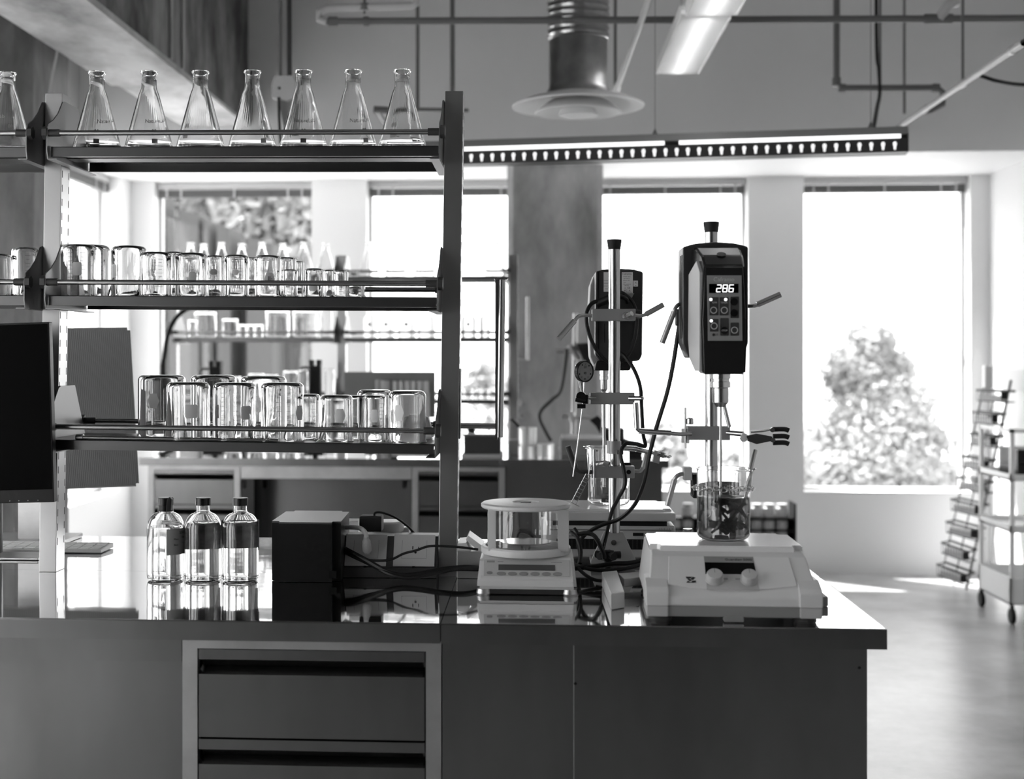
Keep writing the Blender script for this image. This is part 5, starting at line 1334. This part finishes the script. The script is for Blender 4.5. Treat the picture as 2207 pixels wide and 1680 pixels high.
MB().box(a.x, b.x, 3.105, 3.15, a.z + .001, b.z, bev=.003).build('adapter_body', M_blackm, rt)
MB().tube([at(807, 1115, 3.12), at(808, 1106, 3.12), at(822, 1105, 3.13), at(850, 1115, 3.15), at(875, 1132, 3.17), at(893, 1150, 3.18)], .0026, smooth=5).build('adapter_lead', M_rubber, rt)
c = at(836, 1134, 3.25); 
o = MB().lathe([(.036, 0), (.038, .004), (.038, .020), (.034, .024), (0, .025)], c=(c.x, 3.25, c.z - .012), seg=36).lathe([(.03, ZB + .0005 - c.z + .012), (.03, 0)], c=(c.x, 3.25, c.z - .012), seg=24)
tag(o.build('white_dispenser', M_white, origin=(c.x, 3.25, ZB)), 'round white dish behind the black power adapter', 'dish')
a, b = at(858, 1152, 3.26), at(883, 1137, 3.26)
tag(MB().box(a.x, b.x, 3.25, 3.29, ZB + .0005, b.z, bev=.006).build('white_block', M_white, origin=(a.x, 3.25, ZB)), 'small rounded white block behind the outlet housing', 'block')
a, b = at(744, 1150, 3.3), at(775, 1122, 3.3)
tag(MB().box(a.x, b.x, 3.28, 3.34, ZB + .0005, b.z, bev=.003).build('clear_container', M_frost, origin=(a.x, 3.28, ZB)), 'small translucent container between black box and adapter', 'container')
# second housing right of the post
A, B = at(985, 1228, 3.06), at(1040, 1228, 3.06)
rt = thing('outlet_housing', 'bright-topped outlet housing with an open flap, right of the rack post', 'power outlet', (A.x, 3.06, ZB))
z1 = at(0, 1171, 3.1).z
MB().box(A.x, B.x, 3.06, 3.17, ZB + .0005, z1 - .004, bev=.001).build('housing', M_steelL, rt)
MB().prism([(A.x, z1 - .004), (A.x, z1 + .012), (A.x + .020, z1 + .014), (A.x + .03, z1 - .004)], 'y', 3.07, 3.17, bev=.001).build('housing_top', M_white, rt)
p0_, p1_ = at(1010, 1151, 3.1), at(1043, 1175, 3.1)
MB().prism([(p0_.x, p0_.z), (p0_.x - .005, p0_.z - .010), (p1_.x - .006, p1_.z - .014), (p1_.x, p1_.z)], 'y', 3.07, 3.16, bev=.001).build('open_flap', M_white, rt)

# cables on the bench
cable('power_cable', [(736, 1180, 3.10), (752, 1189, 3.06), (790, 1209, 3.03), (830, 1231, 3.01), (865, 1241, 3.005), (905, 1238, 3.01), (950, 1229, 3.02), (1000, 1224, 3.03), (1040, 1226, 3.05)], .0062, 'thick black cable sagging from the black box to the balance')
cable('power_cable', [(738, 1186, 3.09), (760, 1199, 3.055), (800, 1218, 3.03), (838, 1238, 3.0), (880, 1246, 2.995), (930, 1238, 3.0), (980, 1228, 3.01), (1030, 1228, 3.04)], .0045, 'second black cable running just under the thick one')
cable('power_cable', [(738, 1183, 3.10), (757, 1191, 3.05), (785, 1206, 3.03), (820, 1209, 3.025), (845, 1206, 3.025), (870, 1194, 3.03), (897, 1187, 3.03), (925, 1178, 3.03), (960, 1178, 3.03), (1000, 1181, 3.03), (1030, 1185, 3.04)], .0028, 'thin black cable rising across the right outlet plate')
RB = M_rubber
cable('motor_cable', [(1464, 700, 2.97), (1461, 720, 2.97), (1450, 790, 2.97), (1437, 850, 2.97), (1414, 925, 2.97), (1400, 980, 2.98), (1388, 1040, 3.0), (1368, 1088, 3.05), (1335, 1119, 3.1), (1295, 1133, 3.12), (1262, 1152, 3.13), (1248, 1172, 3.13)], .0046, 'long black cable hanging from the front stirring motor to behind the balance')
cable('motor_cable', [(1338, 762, 3.27), (1350, 772, 3.24), (1368, 800, 3.22), (1380, 835, 3.20), (1383, 880, 3.19), (1386, 935, 3.19), (1391, 962, 3.19), (1375, 958, 3.18), (1352, 956, 3.17), (1340, 968, 3.165), (1338, 985, 3.16), (1345, 1015, 3.16), (1347, 1045, 3.16), (1334, 1072, 3.16), (1318, 1105, 3.15), (1308, 1150, 3.14), (1296, 1195, 3.12)], .0044, 'black cable looping through the sleeve clamp of the rear stand')
cable('motor_cable', [(1294, 648, 3.285), (1275, 655, 3.28), (1264, 678, 3.275), (1268, 715, 3.275), (1284, 752, 3.28), (1306, 778, 3.285), (1330, 782, 3.285), (1352, 768, 3.285), (1368, 730, 3.285), (1372, 690, 3.285), (1365, 655, 3.285), (1345, 634, 3.285), (1332, 630, 3.29)], .0046, 'black cable coiled in a loop behind the rear motor')
cable('motor_cable', [(1318, 642, 3.27), (1338, 640, 3.25), (1349, 644, 3.26), (1352, 652, 3.275)], .005, 'short bent cable at the strain relief of the rear motor')
cable('power_cable', [(1247, 1152, 3.12), (1265, 1150, 3.11), (1280, 1155, 3.10), (1290, 1170, 3.09), (1300, 1192, 3.09), (1302, 1205, 3.09)], .0052, 'black cable arching over behind the right side of the balance')
cable('power_cable', [(1238, 1140, 3.14), (1245, 1152, 3.13), (1246, 1170, 3.13), (1250, 1200, 3.12), (1246, 1222, 3.11)], .0042, 'black cable curling down at the back corner of the balance')
cable('power_cable', [(1232, 1148, 3.12), (1244, 1160, 3.10), (1252, 1186, 3.08), (1250, 1215, 3.06)], .0042, 'inner black cable curling down beside the balance')
cable('power_cable', [(1240, 1226, 3.06), (1280, 1222, 3.05), (1320, 1216, 3.04), (1360, 1214, 3.03), (1400, 1204, 3.02)], .0052, 'black cable lying level between balance and front hotplate')
cable('power_cable', [(1240, 1218, 3.08), (1275, 1228, 3.04), (1320, 1230, 3.03), (1360, 1224, 3.02), (1400, 1212, 3.0)], .0044, 'second black cable lying between balance and front hotplate')
cable('power_cable', [(1246, 1226, 3.05), (1262, 1240, 3.02), (1280, 1250, 3.0), (1300, 1253, 3.0)], .004, 'short black cable slipping behind the white angular arm')
cable('power_cable', [(1085, 1148, 3.075), (1090, 1125, 3.08), (1102, 1106, 3.09), (1120, 1096, 3.10)], .004, 'dark cable seen through the left of the balance shield')
cable('power_cable', [(1112, 1176, 3.075), (1114, 1152, 3.075), (1124, 1145, 3.075), (1140, 1149, 3.075), (1152, 1158, 3.08), (1160, 1172, 3.08)], .005, 'dark hooked cable seen through the balance shield')

# white angular arm
rt = thing('angled_arm', 'white angular plastic arm on the bench between balance and front hotplate', 'arm', at(1330, 1306, 2.78))
f = lambda x, y, z: tuple(Vector(atz(x, y, z)).xy)
zA = ZB + .032
m = MB(); m.prism([f(1297, 1225, zA + .008), f(1330, 1222, zA + .008), f(1346, 1276, zA), f(1317, 1281, zA)], 'z', ZB + .0008, zA, bev=.002); m.build('arm_beam', M_white, rt)
m = MB(); m.prism([f(1332, 1234, zA), f(1396, 1230, zA), f(1396, 1240, zA), f(1345, 1246, zA)], 'z', ZB + .012, zA - .002, bev=.002); m.build('cross_beam', M_greyl, rt)
c = at(1392, 1222, 2.86)
tag(MB().prism([(at(1387, 0, 2.86).x, at(0, 1202, 2.86).z), (at(1400, 0, 2.86).x, at(0, 1212, 2.86).z), (at(1400, 0, 2.86).x, at(0, 1268, 2.86).z), (at(1388, 0, 2.86).x, at(0, 1262, 2.86).z)], 'y', 2.80, 2.88, bev=.002).build('white_bracket', M_white, origin=c), 'white bracket flap at the left flank of the front hotplate', 'bracket')
a, b = atz(1755, 1308, ZB), atz(1785, 1308, ZB)
tag(MB().box(a.x - .03, b.x, a.y - .0, a.y + .06, ZB + .0006, ZB + .019, bev=.002).build('grey_block', M_grey, origin=(a.x, a.y, ZB)), 'small grey block at the right flank of the front hotplate', 'block')

# inverted ribbed cup behind the front hotplate
c = at(1482, 1150, 3.28)
zt = at(0, 1128, 3.28).z
r1, r0 = (at(1493, 0, 3.28).x - at(1471, 0, 3.28).x) / 2, (at(1506, 0, 3.28).x - at(1458, 0, 3.28).x) / 2
m = MB(); m.lathe([(r0 * 1.15, ZB + .0006), (r0 * 1.1, ZB + .02), (r1, zt - .002), (r1 * .9, zt), (0, zt), (0, zt - .001), (r1 - .002, zt - .002), (r0 * 1.1 - .0012, ZB + .02), (r0 * 1.15 - .0012, ZB + .0006), (r0 * 1.15, ZB + .0006)], c=(c.x, 3.28, 0), seg=48, fill=False)
for i, v in enumerate(m.bm.verts):
    d_ = Vector((v.co.x - c.x, v.co.y - 3.28, 0)); a_ = math.atan2(d_.y, d_.x); v.co += d_ * (.03 * math.cos(a_ * 24)) 
tag(m.build('ribbed_cup', M_glass, origin=(c.x, 3.28, ZB)), 'upturned clear ribbed cup between the two hotplates', 'cup')

# ------------------------------------------------------------------ screens and keyboard
Ym = 2.93
a, b = at(-330, 700, Ym + .04), at(117, 695, Ym)
rt = thing('computer_monitor', 'black computer monitor cut by the left edge, screen towards the viewer', 'monitor', at(0, 1200, 3.1))
d = Vector((1, .0, .030)); Lm = b.x - a.x
Mm = frame((a.x, Ym, at(117, 1083, Ym).z - .030 * Lm), d, (-.03, 0, 1))
Hm = at(117, 694, Ym).z - at(117, 1083, Ym).z
MB().box(0, Lm, 0, Hm, -.022, 0, bev=.002, M=Mm).build('casing', M_black, rt)
MB().box(.004, Lm - .003, .028, Hm - .004, -.0002, .0006, M=Mm).build('screen', M_screen, rt)
m = MB()
for k, x in enumerate((-98, -78, -58, -36)): m.box(Lm + (x / 1000), Lm + (x / 1000) + .0015, .004, .006, 0, .0012, M=Mm)
m.build('button_mark', M_greyl, rt)
MB().cyl(atz(-5, 1190, ZB + .006), at(-5, 1050, 3.0), .012).build('stand_column', M_steelL, rt)
s0 = atz(82, 1204, ZB + .006); s1 = atz(-150, 1204, ZB + .006)
MB().box(s1.x, s0.x, s0.y - .0, s0.y + .10, ZB + .0006, ZB + .007, bev=.002).build('stand_foot', M_steelL, rt)

p00, p10, p11, p01 = at(120, 1052, 3.46), at(299, 1046, 3.50), at(280, 706, 3.60), at(120, 708, 3.56)
rt = thing('tilted_monitor', 'large grey monitor back with fine ridges standing behind the left post', 'monitor', (at(60, 0, 3.55).x, 3.55, ZB))
t = bmesh.new()
ln = at(-60, 1060, 3.42)
_n = (p10 - ln).cross(p11 - p10); _d = ray(-60, 710); _o = Vector((0, 0, CZ)); lt = _o + _d * ((ln - _o).dot(_n) / _d.dot(_n))
front = [ln, p10, p11, lt]
nrm = (p10 - ln).cross(p11 - p10).normalized()
if nrm.y < 0: nrm = -nrm
F0 = [t.verts.new(p) for p in front]; F1 = [t.verts.new(p + nrm * .018) for p in front]
t.faces.new(F0); t.faces.new(F1[::-1])
for i in range(4): t.faces.new((F0[i], F1[i], F1[(i + 1) % 4], F0[(i + 1) % 4]))
bmesh.ops.recalc_face_normals(t, faces=t.faces)
bmesh.ops.bevel(t, geom=[e for e in t.edges if (abs((e.verts[0].co - e.verts[1].co).dot(nrm)) > .01)], offset=.008, segments=4, affect='EDGES')
M_ridge = pm('ridged_plastic', .58, .45)
nt = M_ridge.node_tree; tc = nt.nodes.new('ShaderNodeTexCoord'); wv = nt.nodes.new('ShaderNodeTexWave'); bp = nt.nodes.new('ShaderNodeBump')
wv.inputs['Scale'].default_value = 62; wv.inputs['Distortion'].default_value = .6; bp.inputs['Strength'].default_value = .25; bp.inputs['Distance'].default_value = .001
nt.links.new(tc.outputs['Object'], wv.inputs['Vector']); nt.links.new(wv.outputs['Fac'], bp.inputs['Height']); nt.links.new(bp.outputs['Normal'], nt.nodes['Principled BSDF'].inputs['Normal'])
MB()._add(t).build('back_cover', M_ridge, rt)
cxx = at(60, 0, 3.55).x
MB().box(cxx - .03, cxx + .03, 3.56, 3.60, ZB + .01, ZB + .35).box(cxx - .12, cxx + .10, 3.52, 3.69, ZB + .0006, ZB + .012, bev=.002).build('stand', M_steelL, rt)
# keyboard
k1 = atz(218, 1182, ZB + .014); kx0 = k1.x - .43
rt = thing('keyboard', 'thin white keyboard lying behind the left post of the rack', 'keyboard', (kx0, k1.y, ZB))
kb = MB().prism([(k1.y, ZB + .002), (k1.y, ZB + .009), (k1.y + .10, ZB + .014), (k1.y + .10, ZB + .002)], 'x', kx0, k1.x, bev=.001).build('keyboard_body', M_white, rt)
m = MB()
for r_ in range(5):
    for k in range(15):
        x = kx0 + .008 + k * .0278; y = k1.y + .008 + r_ * .018; z = ZB + .009 + .05 * (y - k1.y)
        m.box(x, x + .0245, y, y + .0155, z, z + .002)
stuff(m.build('keys', M_whitem, kb))

# ================================================================== FAR BENCH OBJECTS
ZQ = ZB + .0006
# gooseneck lamp
rt = thing('gooseneck_lamp', 'black gooseneck curving up at the left end of the far bench', 'lamp', (atX(351, 7.2), 7.2, ZB))
MB().tube([at(351, 940, 7.2), at(351, 800, 7.2), at(354, 770, 7.2), at(362, 720, 7.2), at(376, 690, 7.2), at(400, 668, 7.2), at(430, 660, 7.2)], .012, smooth=6).build('neck', M_blackm, rt)
q = at(351, 0, 7.2)
MB().lathe([(.06, ZB + .0006), (.06, ZB + .015), (.018, ZB + .03), (.014, at(0, 785, 7.2).z)], c=(q.x, 7.2, 0), seg=20).build('lamp_base', M_blackm, rt)
# black devices with frames
for xa, xb, yt, yb_, lb in ((453, 478, 783, 900, 'black box-shaped bracket standing left on the far bench'), (668, 692, 780, 900, 'black box-shaped bracket with a looped wire, left of the far middle post')):
    a, b = at(xa, yb_, 7.15), at(xb, yt, 7.15)
    rt = thing('instrument_bracket', lb, 'instrument', ((a.x + b.x) / 2, 7.15, ZB))
    MB().box(a.x, b.x, 7.12, 7.18, at(0, 855, 7.15).z, b.z - .02, bev=.006).box(a.x, a.x + .02, 7.12, 7.18, b.z - .02, b.z + .01).box(b.x - .02, b.x, 7.12, 7.18, b.z - .02, b.z + .01).box((a.x + b.x) / 2 - .012, (a.x + b.x) / 2 + .012, 7.13, 7.17, ZQ, at(0, 850, 7.15).z).box(a.x - .02, b.x + .02, 7.08, 7.22, ZQ, ZQ + .02).build('bracket_body', M_blackm, rt)
    MB().tube([(a.x, 7.15, b.z - .03), (a.x - .05, 7.15, b.z - .04), (a.x - .055, 7.15, b.z - .14), (a.x, 7.15, b.z - .15)], .006, smooth=4).build('wire_loop', M_black, rt)
# grey monitor back on the far bench + tube rack
a, b = at(742, 900, 7.05), at(938, 802, 7.05)
rt = thing('flat_monitor', 'grey flat monitor back standing behind the white tube rack', 'monitor', ((a.x + b.x) / 2, 7.05, ZB))
MB().box(a.x, b.x, 7.04, 7.07, a.z, b.z, bev=.003).build('back_cover', M_grey, rt)
MB().box((a.x + b.x) / 2 - .04, (a.x + b.x) / 2 + .04, 7.045, 7.065, ZQ, a.z).box((a.x + b.x) / 2 - .12, (a.x + b.x) / 2 + .12, 7.0, 7.12, ZQ, ZQ + .01).build('stand', M_dark, rt)
a, b = at(845, 847, 6.92), at(925, 822, 6.92)
rt = thing('tube_rack', 'white rack with a row of tubes in front of the grey monitor', 'rack', ((a.x + b.x) / 2, 6.92, ZB))
MB().box(a.x, b.x, 6.89, 6.95, at(0, 950, 6.92).z, a.z, bev=.003).box(a.x, b.x, 6.89, 6.95, ZQ, ZQ + .01).build('rack_body', M_greyl, rt)
for k in range(6):
    x = a.x + (b.x - a.x) * (k + .5) / 6
    MB().lathe([(.011, a.z), (.013, a.z + .003), (.013, b.z)], c=(x, 6.92, 0), seg=12).build('tube_cap', M_white, rt)
for i, (x0, x1, y) in enumerate(((809, 822, 818), (821, 842, 820))):
    jar('white_tub', x0, x1, y, ZQ, 6.95 - .03 * i, '%s white tub left of the white tube rack' % ['tall slim', 'wide'][i], neck=False, cat='tub', mat=M_greyl)
# glassware on the bench, left bay
for i, (x0, x1, yt) in enumerate(((484, 520, 812), (530, 566, 806), (572, 600, 808), (606, 640, 800), (700, 722, 795), (640, 662, 798))):
    a, b = at(x0, yt, 7.0), at(x1, yt, 7.0)
    beaker((b.x - a.x) / 2, a.z - ZQ, ((a.x + b.x) / 2, 7.0 + .06 * (i % 2), ZQ), 'tall blurred cylinder, %s on the far bench between black brackets' % ['first', 'second', 'third', 'fourth', 'fifth beside the far post', 'sixth'][i], seg=20, spout=1.)
# far balance / hotplate near post
a, b = at(995, 985, 6.72), at(1083, 935, 6.72)
rt = thing('weighing_scale', 'blurred chrome-topped scale on the far bench right of the rack post', 'scale', ((a.x + b.x) / 2, 6.75, ZB))
MB().box(a.x, b.x, 6.70, 6.95, b.z - .012, b.z + .0, bev=.003).build('platform', M_chrome, rt)
MB().box(a.x + .01, b.x - .01, 6.72, 6.93, ZQ + .008, b.z - .012, bev=.003).build('scale_body', M_dark, rt)
MB().box(a.x, b.x, 6.70, 6.95, ZQ, ZQ + .016, bev=.003).build('scale_base', M_greyl, rt)
q = at(1016, 930, 6.8); MB().box(q.x - .018, q.x + .018, 6.78, 6.82, b.z + .0005, b.z + .026, bev=.003).build('black_weight', M_blackm, rt)
for x0, x1, yt, zb0, lb in ((1117, 1153, 958, ZQ, 'lower left of the three stacked white tubs on the far bench'), (1157, 1194, 956, ZQ, 'right-hand white tub of the three on the far bench'), (1118, 1157, 921, None, 'top one of the three white tubs on the far bench')):
    z0 = at(0, 957, 6.75).z + .001 if zb0 is None else zb0
    jar('white_tub', x0, x1, yt, z0, 6.75, lb, neck=False, cat='tub', group='stacked white tubs on the far bench')
a, b = at(1097, 984, 6.9), at(1120, 948, 6.9)
tag(MB().box(a.x, b.x, 6.86, 6.95, ZQ, b.z, bev=.004).build('grey_box', M_greyl, origin=(a.x, 6.9, ZB)), 'small grey box left of the stacked white tubs', 'box')
a, b = at(1208, 985, 6.9), at(1308, 940, 6.9)
rt = thing('stirring_hotplate', 'blurred grey hotplate on the far bench below the lab stand', 'hotplate', ((a.x + b.x) / 2, 6.95, ZB))
MB().prism([(6.82, ZQ), (6.82, ZQ + .03), (6.88, b.z - .02), (7.12, b.z - .02), (7.14, ZQ)], 'x', a.x, b.x, bev=.004).build('body', M_grey, rt)
MB().box(a.x + .01, b.x - .01, 6.88, 7.12, b.z - .02, b.z - .005, bev=.003).build('hot_top', M_white, rt)
# lab stand on the far bench
q = at(1238, 700, 7.2)
rt = thing('laboratory_stand', 'blurred laboratory stand with clamps in front of the concrete column', 'stand', (q.x, 7.2, ZB))
MB().cyl((q.x - .008, 7.2, ZQ), (q.x + .004, 7.2, at(0, 678, 7.2).z), .013, seg=16).build('stand_rod', M_steelL, rt)
MB().box(q.x - .08, q.x + .08, 7.15, 7.3, ZQ, ZQ + .015, bev=.003).build('stand_base', M_grey, rt)
MB().cyl(at(1198, 757, 7.18), at(1250, 757, 7.18), .012).cyl(at(1225, 742, 7.18), at(1246, 775, 7.18), .014).build('boss_head', M_steelL, rt)
MB().cyl(at(1212, 898, 7.18), at(1272, 901, 7.18), .009).cyl(at(1230, 890, 7.18), at(1236, 908, 7.18), .018).build('boss_head', M_steelL, rt)
MB().prism([(at(x, 0, 7.18).x, at(0, y, 7.18).z) for x, y in ((1242, 742), (1268, 740), (1276, 790), (1256, 775))], 'y', 7.14, 7.22, bev=.004).build('clamp_jaw', M_blackm, rt)
MB().prism([(at(x, 0, 7.18).x, at(0, y, 7.18).z) for x, y in ((1270, 902), (1288, 892), (1296, 900), (1294, 935), (1284, 915))], 'y', 7.14, 7.22, bev=.004).build('clamp_jaw', M_blackm, rt)
tag(MB().tube([at(1221, 752, 7.1), at(1220, 775, 7.1), at(1210, 840, 7.05), at(1190, 862, 7.0), at(1167, 885, 6.98), at(1164, 905, 6.96), at(1178, 935, 6.92), at(1187, 950, 6.9)], .010, smooth=6).build('black_hose', M_dark, origin=at(1221, 752, 7.1)), 'dark hose curving down in front of the concrete column', 'hose')
tag(MB().cyl(at(1101, 903, 7.0), at(1120, 922, 7.0), .010).cyl(at(1118, 920, 7.0), at(1128, 985, 7.05), .008).build('dark_lever', M_dark, origin=at(1101, 903, 7)), 'short dark slanted lever just above the white tubs', 'lever')
a, b = at(1300, 985, 7.05), at(1345, 922, 7.05)
tag(MB().box(a.x, b.x, 7.0, 7.15, ZQ, b.z, bev=.01).build('dark_device', M_dark, origin=(a.x, 7, ZB)), 'dark blurred device on the far bench behind the rear rod', 'device')
a, b = at(1350, 990, 6.95), at(1384, 948, 6.95)
tag(MB().prism([(a.x, ZQ), (b.x, ZQ), (b.x, b.z - .03), (a.x, b.z)], 'y', 6.9, 7.1, bev=.006).build('dark_case', M_blackm, origin=(a.x, 7, ZB)), 'black slanted case on the far bench at the sleeve clamp', 'case')

# ================================================================== BY THE WINDOW WALL
# low shelf of jars
xa, xb = atX(1425, 8.75), atX(1704, 8.75)
zr = [at(0, y, 8.7).z for y in (1146, 1126, 1101)]
zr = [.10, at(0, 1147, 8.7).z, at(0, 1127, 8.7).z + .002, at(0, 1102, 8.7).z]
rt = thing('jar_shelf', 'low dark shelf unit packed with jars under the window wall', 'shelf unit', (xa, 8.7, 0))
m = MB().box(xa - .01, xa, 8.62, 8.82, 0, zr[3] + .09).box(xb, xb + .012, 8.62, 8.82, 0, zr[3] + .09).box(xa, xb, 8.815, 8.825, 0, zr[3] + .0)
for z in zr: m.box(xa, xb, 8.62, 8.82, z - .010, z)
m.build('shelf_frame', M_black, rt)
cols = [1455, 1482, 1603, 1630, 1657, 1685]
names = ['top', 'middle', 'bottom']
for ri_, z in enumerate(zr[3:0:-1]):
    zt_j = [.082, .066, .066][ri_]
    for ci, x in enumerate(cols):
        if ri_ == 1 and x in (1603,) or (ri_ == 0 and x in (1455,)): continue
        c = atX(x, 8.68)
        o = tag(MB().lathe([(0, 0), (.030, 0), (.036, .004), (.036, zt_j * .72), (.030, zt_j * .80)], c=(c, 8.68, z + .0006), seg=20).build('storage_jar', M_white, origin=(c, 8.68, z + .0006)),
                'white jar on the %s row of the dark shelf unit, %s' % (names[ri_], ['first from the left', 'second from the left', 'just right of the beaker', 'third from its right end', 'second from its right end', 'last at its right end'][ci]), 'jar', 'jars on the low dark shelf unit')
        MB().lathe([(.033, zt_j * .80), (.034, zt_j), (0, zt_j + .0005)], c=(c, 8.68, z + .0006), seg=20).build('lid', M_greyl, o)

# wire display rack leaning with nine baskets
TI = [((2105, 838), (2171, 848)), ((2096, 886), (2151, 896)), ((2086, 933), (2147, 945)), ((2073, 982), (2131, 997)), ((2063, 1026), (2125, 1046)), ((2050, 1074), (2114, 1095)), ((2040, 1122), (2106, 1147)), ((2030, 1167), (2088, 1194)), ((2020, 1215), (2083, 1243))]
rt = thing('wire_display_rack', 'leaning black wire rack with nine baskets by the right window', 'rack', (atX(2060, 8.2), 8.2, 0))
YL, YR = 8.55, 8.15
m = MB()
def leg(pts, r=.005, mat=M_dark):
    MB().tube(pts, r, seg=8, smooth=1).build('leg', mat, rt)
foot = atz(2083, 1271, 0.004); foot2 = atz(2028, 1246, 0.004)
leg([foot, at(2179, 820, 8.15)], .008, M_grey)
leg([foot2, at(2118, 845, 8.55)], .006, M_grey)
f3 = atz(2055, 1262, .004); leg([f3, at(2145, 850, 8.35)], .004)
leg([Vector((atX(2135, 8.85), 8.85, .004)), at(2163, 905, 8.6), at(2170, 870, 8.4)], .006, M_grey)
for i, (l, r_) in enumerate(TI):
    A_, B_ = at(l[0], l[1], YL), at(r_[0], r_[1], YR)
    B_.z = A_.z * .5 + B_.z * .5; A_.z = B_.z
    h_ = .062; d_ = Vector((.075, .10, 0))
    m = MB()
    for zz in (0, -h_): m.tube([A_ + Vector((0, 0, zz)), B_ + Vector((0, 0, zz)), B_ + d_ + Vector((0, 0, zz)), A_ + d_ + Vector((0, 0, zz))], .0075 if zz == 0 else .0035, seg=6, smooth=1, closed=True)
    for k in range(11):
        p = A_.lerp(B_, k / 10); m.tube([p, p + Vector((0, 0, -h_)), p + d_ + Vector((0, 0, -h_))], .0018, seg=5, smooth=1)
    m.box(B_.x - .035, B_.x + .0, B_.y - .003, B_.y + .003, B_.z - h_ * .7, B_.z)
    m.build('wire_basket', M_blackm, rt)
    k = .8
    c1, c2 = A_.lerp(B_, .12), A_.lerp(B_, .8)
    mm = MB().prism([(c1.x, c1.y + .012), (c2.x, c2.y + .008), (c2.x + .05, c2.y + .07), (c1.x + .05, c1.y + .07)], 'z', A_.z - h_ + .004, A_.z - h_ * .45)
    tag(mm.build('packet_bundle', M_greyl, origin=(c1.x, c1.y, A_.z - h_)), 'pale bundle of packets in the %s basket of the leaning wire rack' % ['topmost', 'second', 'third', 'fourth', 'middle', 'sixth', 'seventh', 'eighth', 'lowest'][i], 'bundle', 'packet bundles in the wire rack')
a, b = at(2118, 838, 8.5), at(2135, 788, 8.5)
tag(MB().box(a.x, b.x, 8.45, 8.52, a.z - .0, b.z, bev=.01).build('white_canister', M_white, origin=(a.x, 8.5, a.z)), 'white canister standing on the top basket of the wire rack', 'canister')
za, zb2 = at(0, 840, 8.55).z, at(0, 796, 8.55).z
y1_, y2_ = 2.89 * 3000, 0
tag(MB().box(XR - .008, XR - .001, 8.35, 8.75, za, zb2).build('paper_notice', M_paper, origin=(XR, 8.5, za)), 'pale paper notice on the right wall above the wire rack', 'notice')

# trolley
rt = thing('utility_trolley', 'white utility trolley on black casters at the right edge', 'trolley', (2.62, 7.4, 0))
yA, yB = 7.10, 7.95                       # along the room depth
xA = atX(2178, yA + .02); 
xa0, xa1 = atX(2176, 7.45), 2.86
fy, by = 7.45, 7.95
xl = atX(2178, fy)
for x, y in ((xl, fy), (xl, by), (2.84, fy), (2.84, by)):
    MB().box(x, x + .022, y, y + .022, .10, at(0, 918, 7.45).z, bev=.002).build('corner_post', M_cart, rt)
    w_ = MB().lathe([(.022, -.012), (.040, -.010), (.040, .010), (.022, .012)], M=frame((x + .011, y + .011, .0405), (0, 1, 0), (0, 0, 1)), seg=24).build('caster_wheel', M_black, rt)
    MB().box(x + .004, x + .018, y - .004, y + .026, .045, .10, bev=.002).build('caster_fork', M_black, w_)
for z, hh in ((at(0, 1025, 7.45).z, .035), (at(0, 1131, 7.45).z, .035), (at(0, 1280, 7.45).z, .14)):
    MB().box(xl, 2.862, fy, by + .022, z, z + .008).box(xl, xl + .006, fy, by + .022, z, z + hh).box(xl, 2.862, fy, fy + .006, z, z + hh).box(xl, 2.862, by + .016, by + .022, z, z + hh).box(2.856, 2.862, fy, by + .022, z, z + hh).build('shelf_tray', M_cart, rt)
zt0 = at(0, 918, 7.45).z
MB().box(xl, 2.862, fy, fy + .02, zt0 - .02, zt0).box(xl, xl + .02, fy, by + .02, zt0 - .02, zt0).build('top_rail', M_cart, rt)
z1 = at(0, 1025, 7.45).z + .0085
a = atX(2186, 7.6)
o = tag(MB().box(a, 2.84, 7.55, 7.85, z1, z1 + .07, bev=.004).build('black_case', M_black, origin=(a, 7.6, z1)), 'lower of two black cases on the upper tray of the trolley', 'case', 'black cases on the trolley')
o = tag(MB().box(a, 2.84, 7.55, 7.85, z1 + .0705, z1 + .15, bev=.004).build('black_case', M_black, origin=(a, 7.6, z1 + .07)), 'upper of two black cases on the upper tray of the trolley', 'case', 'black cases on the trolley')
